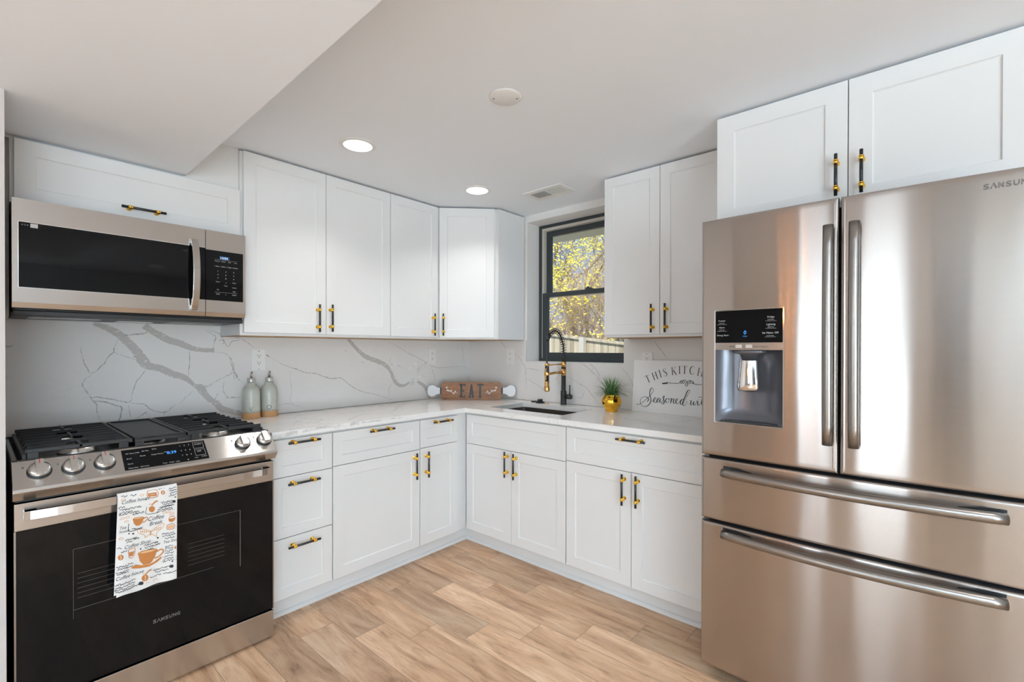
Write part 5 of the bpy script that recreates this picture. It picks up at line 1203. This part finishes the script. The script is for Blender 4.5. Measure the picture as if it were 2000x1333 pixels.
# ------------------------------------------------------------------ outdoors
def outdoors():
    struct(MB().box(.2, 60, -30, 45, -.3, -.1).build('ground', grass))
    struct(MB().add([(.2, -4, 2.40), (.2, 3, 2.40), (.78, 3, 2.31), (.78, -4, 2.28), (.2, -4, 2.46), (.2, 3, 2.46), (.80, 3, 2.36), (.80, -4, 2.36)], [(0, 1, 2, 3), (4, 7, 6, 5), (2, 6, 7, 3), (0, 4, 5, 1), (1, 5, 6, 2), (0, 3, 7, 4)]).build('roof_eave', eavem))
    # fence following the slope of the yard
    X = 4.6; A, B = at(1080, 655, 0, X), at(1219, 672, 0, X); m_ = (B.z-A.z)/(B.y-A.y); top = lambda y: A.z+(y-A.y)*m_
    t = thing('wooden_fence', 'weathered wooden privacy fence across the yard outside the window', 'fence', (X, A.y, 0))
    pk = MB(); y = A.y+3.2; rnd = random.Random(3)
    while y > B.y-2.4:
        w = .135; h = top(y)-.02+rnd.uniform(-.008, .008); pk.box(X, X+.02, y-w, y, -.1, h); y -= w+.012
    pk.build('pickets', fencem, t, world=True)
    rl = MB(); y0, y1 = A.y+3.2, B.y-2.4
    for dz, th in ((-.02, .05),):
        rl.add([(X-.03, y0, top(y0)+dz), (X-.03, y1, top(y1)+dz), (X+.03, y1, top(y1)+dz), (X+.03, y0, top(y0)+dz), (X-.03, y0, top(y0)+dz+th), (X-.03, y1, top(y1)+dz+th), (X+.03, y1, top(y1)+dz+th), (X+.03, y0, top(y0)+dz+th)], [(0, 1, 2, 3), (4, 7, 6, 5), (0, 4, 5, 1), (1, 5, 6, 2), (2, 6, 7, 3), (3, 7, 4, 0)])
    rl.build('rails', fencem, t, world=True)
    yp = at(1139, 670, 0, X-.05).y
    for k_ in (-1, 0, 1): yy_ = yp+k_*2.4; MB().box(X-.12, X-.03, yy_-.05, yy_+.05, -.1, top(yy_)+.03).build('fence_post', postm, t, world=True)
    nb = thing('neighbour_house', 'pale neighbouring house glimpsed through the twigs beyond the fence', 'house', (19, 8, -.1))
    MB().box(-2, 4, -4, 5, 0, 2.1).build('wall', neigh, nb); MB().prism([(-2.4, 2.1), (4.4, 2.1), (1, 3.0)], 1, -4.4, 5.4).build('roof', mat('roof_shingle', (.35, .32, .33), .9), nb)
    def tree(x, y, h, seed, label, lean=0., leaves=900, th=.07, mt=bark, lo=.6, tw=5, spread=.55):
        rnd = random.Random(seed); t = thing('tree', label, 'tree', (x, y, -.1), 0, 'trees beyond the fence'); mb = MB(); tips = []
        def br(p, d, ln, r_, lv):
            pts = [p.copy()]; n = 4
            for i in range(n):
                d = (d+Vector((rnd.uniform(-1, 1), rnd.uniform(-1, 1), rnd.uniform(-.3, .7)))*.16).normalized(); p = p+d*ln/n; pts.append(p.copy())
                if lv > 1: tips.append((p.copy(), lv))
            mb.tube(pts, [r_*(1-.6*i/n) for i in range(n+1)], 0, 5 if lv > 0 else 8, False)
            if lv < 4:
                for q in range(tw if lv < 3 else 3):
                    k_ = rnd.randint(1, n); a = Vector((rnd.uniform(-1, 1), rnd.uniform(-1, 1), rnd.uniform(-.1, .9))).normalized(); br(pts[k_], (d*(1-spread)+a*spread).normalized(), ln*rnd.uniform(.5, .75), r_*.42, lv+1)
        br(Vector((0, 0, 0)), Vector((0, lean, 1)).normalized(), h*.55, th, 0); mb.build('trunk_and_branches', mt, t, fix=False)
        lf = MB(); cen = [rnd.choice(tips)[0] for _ in range(max(1, leaves//22))]
        for q in range(leaves):
            p = rnd.choice(cen)+Vector((rnd.gauss(0, .16), rnd.gauss(0, .16), rnd.gauss(0, .12)))
            if p.z < lo: continue
            a = Vector((rnd.uniform(-1, 1), rnd.uniform(-1, 1), rnd.uniform(-1, 1))).normalized(); b_ = a.orthogonal().normalized(); s_ = rnd.uniform(.024, .055)
            lf.add([p-a*s_, p+b_*s_*.6, p+a*s_, p-b_*s_*.6], [(0, 1, 2, 3)])
        l = lf.build('foliage', yleaf, t, fix=False); l['kind'] = 'stuff'
    P = lambda u, v, X_: at(u, v, 0, X_)
    tree(8.2, P(1155, 600, 8.2).y, 6.4, 11, 'slender dark-barked tree with yellow spring leaves, right of the sash lock', .03, 4200)
    tree(9.5, P(1105, 600, 9.5).y, 6.6, 5, 'leaning tree with sparse yellow leaves behind the left part of the fence', -.22, 4200, .09)
    tree(12., P(1215, 600, 12.).y, 8.5, 23, 'tree with yellow leaves farthest right in the window', .0, 4200, .09)
    tree(12.5, P(1070, 600, 12.5).y, 8.0, 31, 'far tree with yellow leaves at the left edge of the window', .05, 4200, .08)
    for k_, (u, X_) in enumerate(((1090, 7.0), (1125, 7.4), (1160, 6.9), (1195, 7.3))):
        tree(X_, P(u, 640, X_).y, 3.5, 50+k_, ['bare twiggy shrub at the left end of the fence', 'bare twiggy shrub left of the fence post', 'bare twiggy shrub right of the fence post', 'bare twiggy shrub at the right end of the fence'][k_], 0, 350, .035, twig, .4, 7, .5)
outdoors()

# ------------------------------------------------------------------ behind the camera: the reflected chandelier and an added uplight
def chandelier():
    t = thing('chandelier', 'black candle-style chandelier reflected in the refrigerator dispenser panel', 'chandelier', (-4.35, -1.85, 1.52))
    mb = MB().tube([(0, 0, .04), (0, 0, .595)], .006, 0, 8).lathe([(0, 0), (.02, .01), (.03, .04), (.012, .07)], (0, 0, 0)); mb.build('stem', blackm, t)
    for q in range(5):
        a = q*2*PI/5+.3; d = Vector((math.cos(a), math.sin(a), 0))
        arm = MB().tube(smooth_line([tuple(d*.01+Vector((0, 0, .03))), tuple(d*.10+Vector((0, 0, -.03))), tuple(d*.2+Vector((0, 0, 0))), tuple(d*.24+Vector((0, 0, .06)))], 5), .005, 0, 8).build('arm', blackm, t)
        MB().lathe([(.03, 0), (.03, .004), (.012, .008), (.012, .03), (0, .03)], tuple(d*.24+Vector((0, 0, .06)))).build('candle_cup', blackm, arm)
        MB().lathe([(.006, 0), (.015, .012), (.016, .03), (.009, .05), (0, .065)], tuple(d*.24+Vector((0, 0, .09)))).build('bulb', bulbem, arm)
chandelier()
def added_uplight():  # invented fixture, added only to bounce light off the ceiling
    t = thing('added_uplight', 'added unseen uplight behind the camera that brightens the ceiling', 'added light', (-4.9, -4.9, 0))
    MB().lathe([(0, 0), (.14, 0), (.14, .02), (.02, .03), (.012, .04), (.012, 1.6), (0, 1.6)], (0, 0, 0)).build('stand', blackm, t)
    MB().lathe([(.03, 1.6), (.12, 1.64), (.19, 1.72), (.185, 1.72), (.115, 1.65), (.03, 1.61)], (0, 0, 0)).build('uplight_bowl', trimw, t, fix=False)
    l = lamp('uplight_fill', 'AREA', (-4.9, -4.9, 1.70), (PI, 0, 0), 700, (.58, .83, 1.0), .3)
added_uplight()
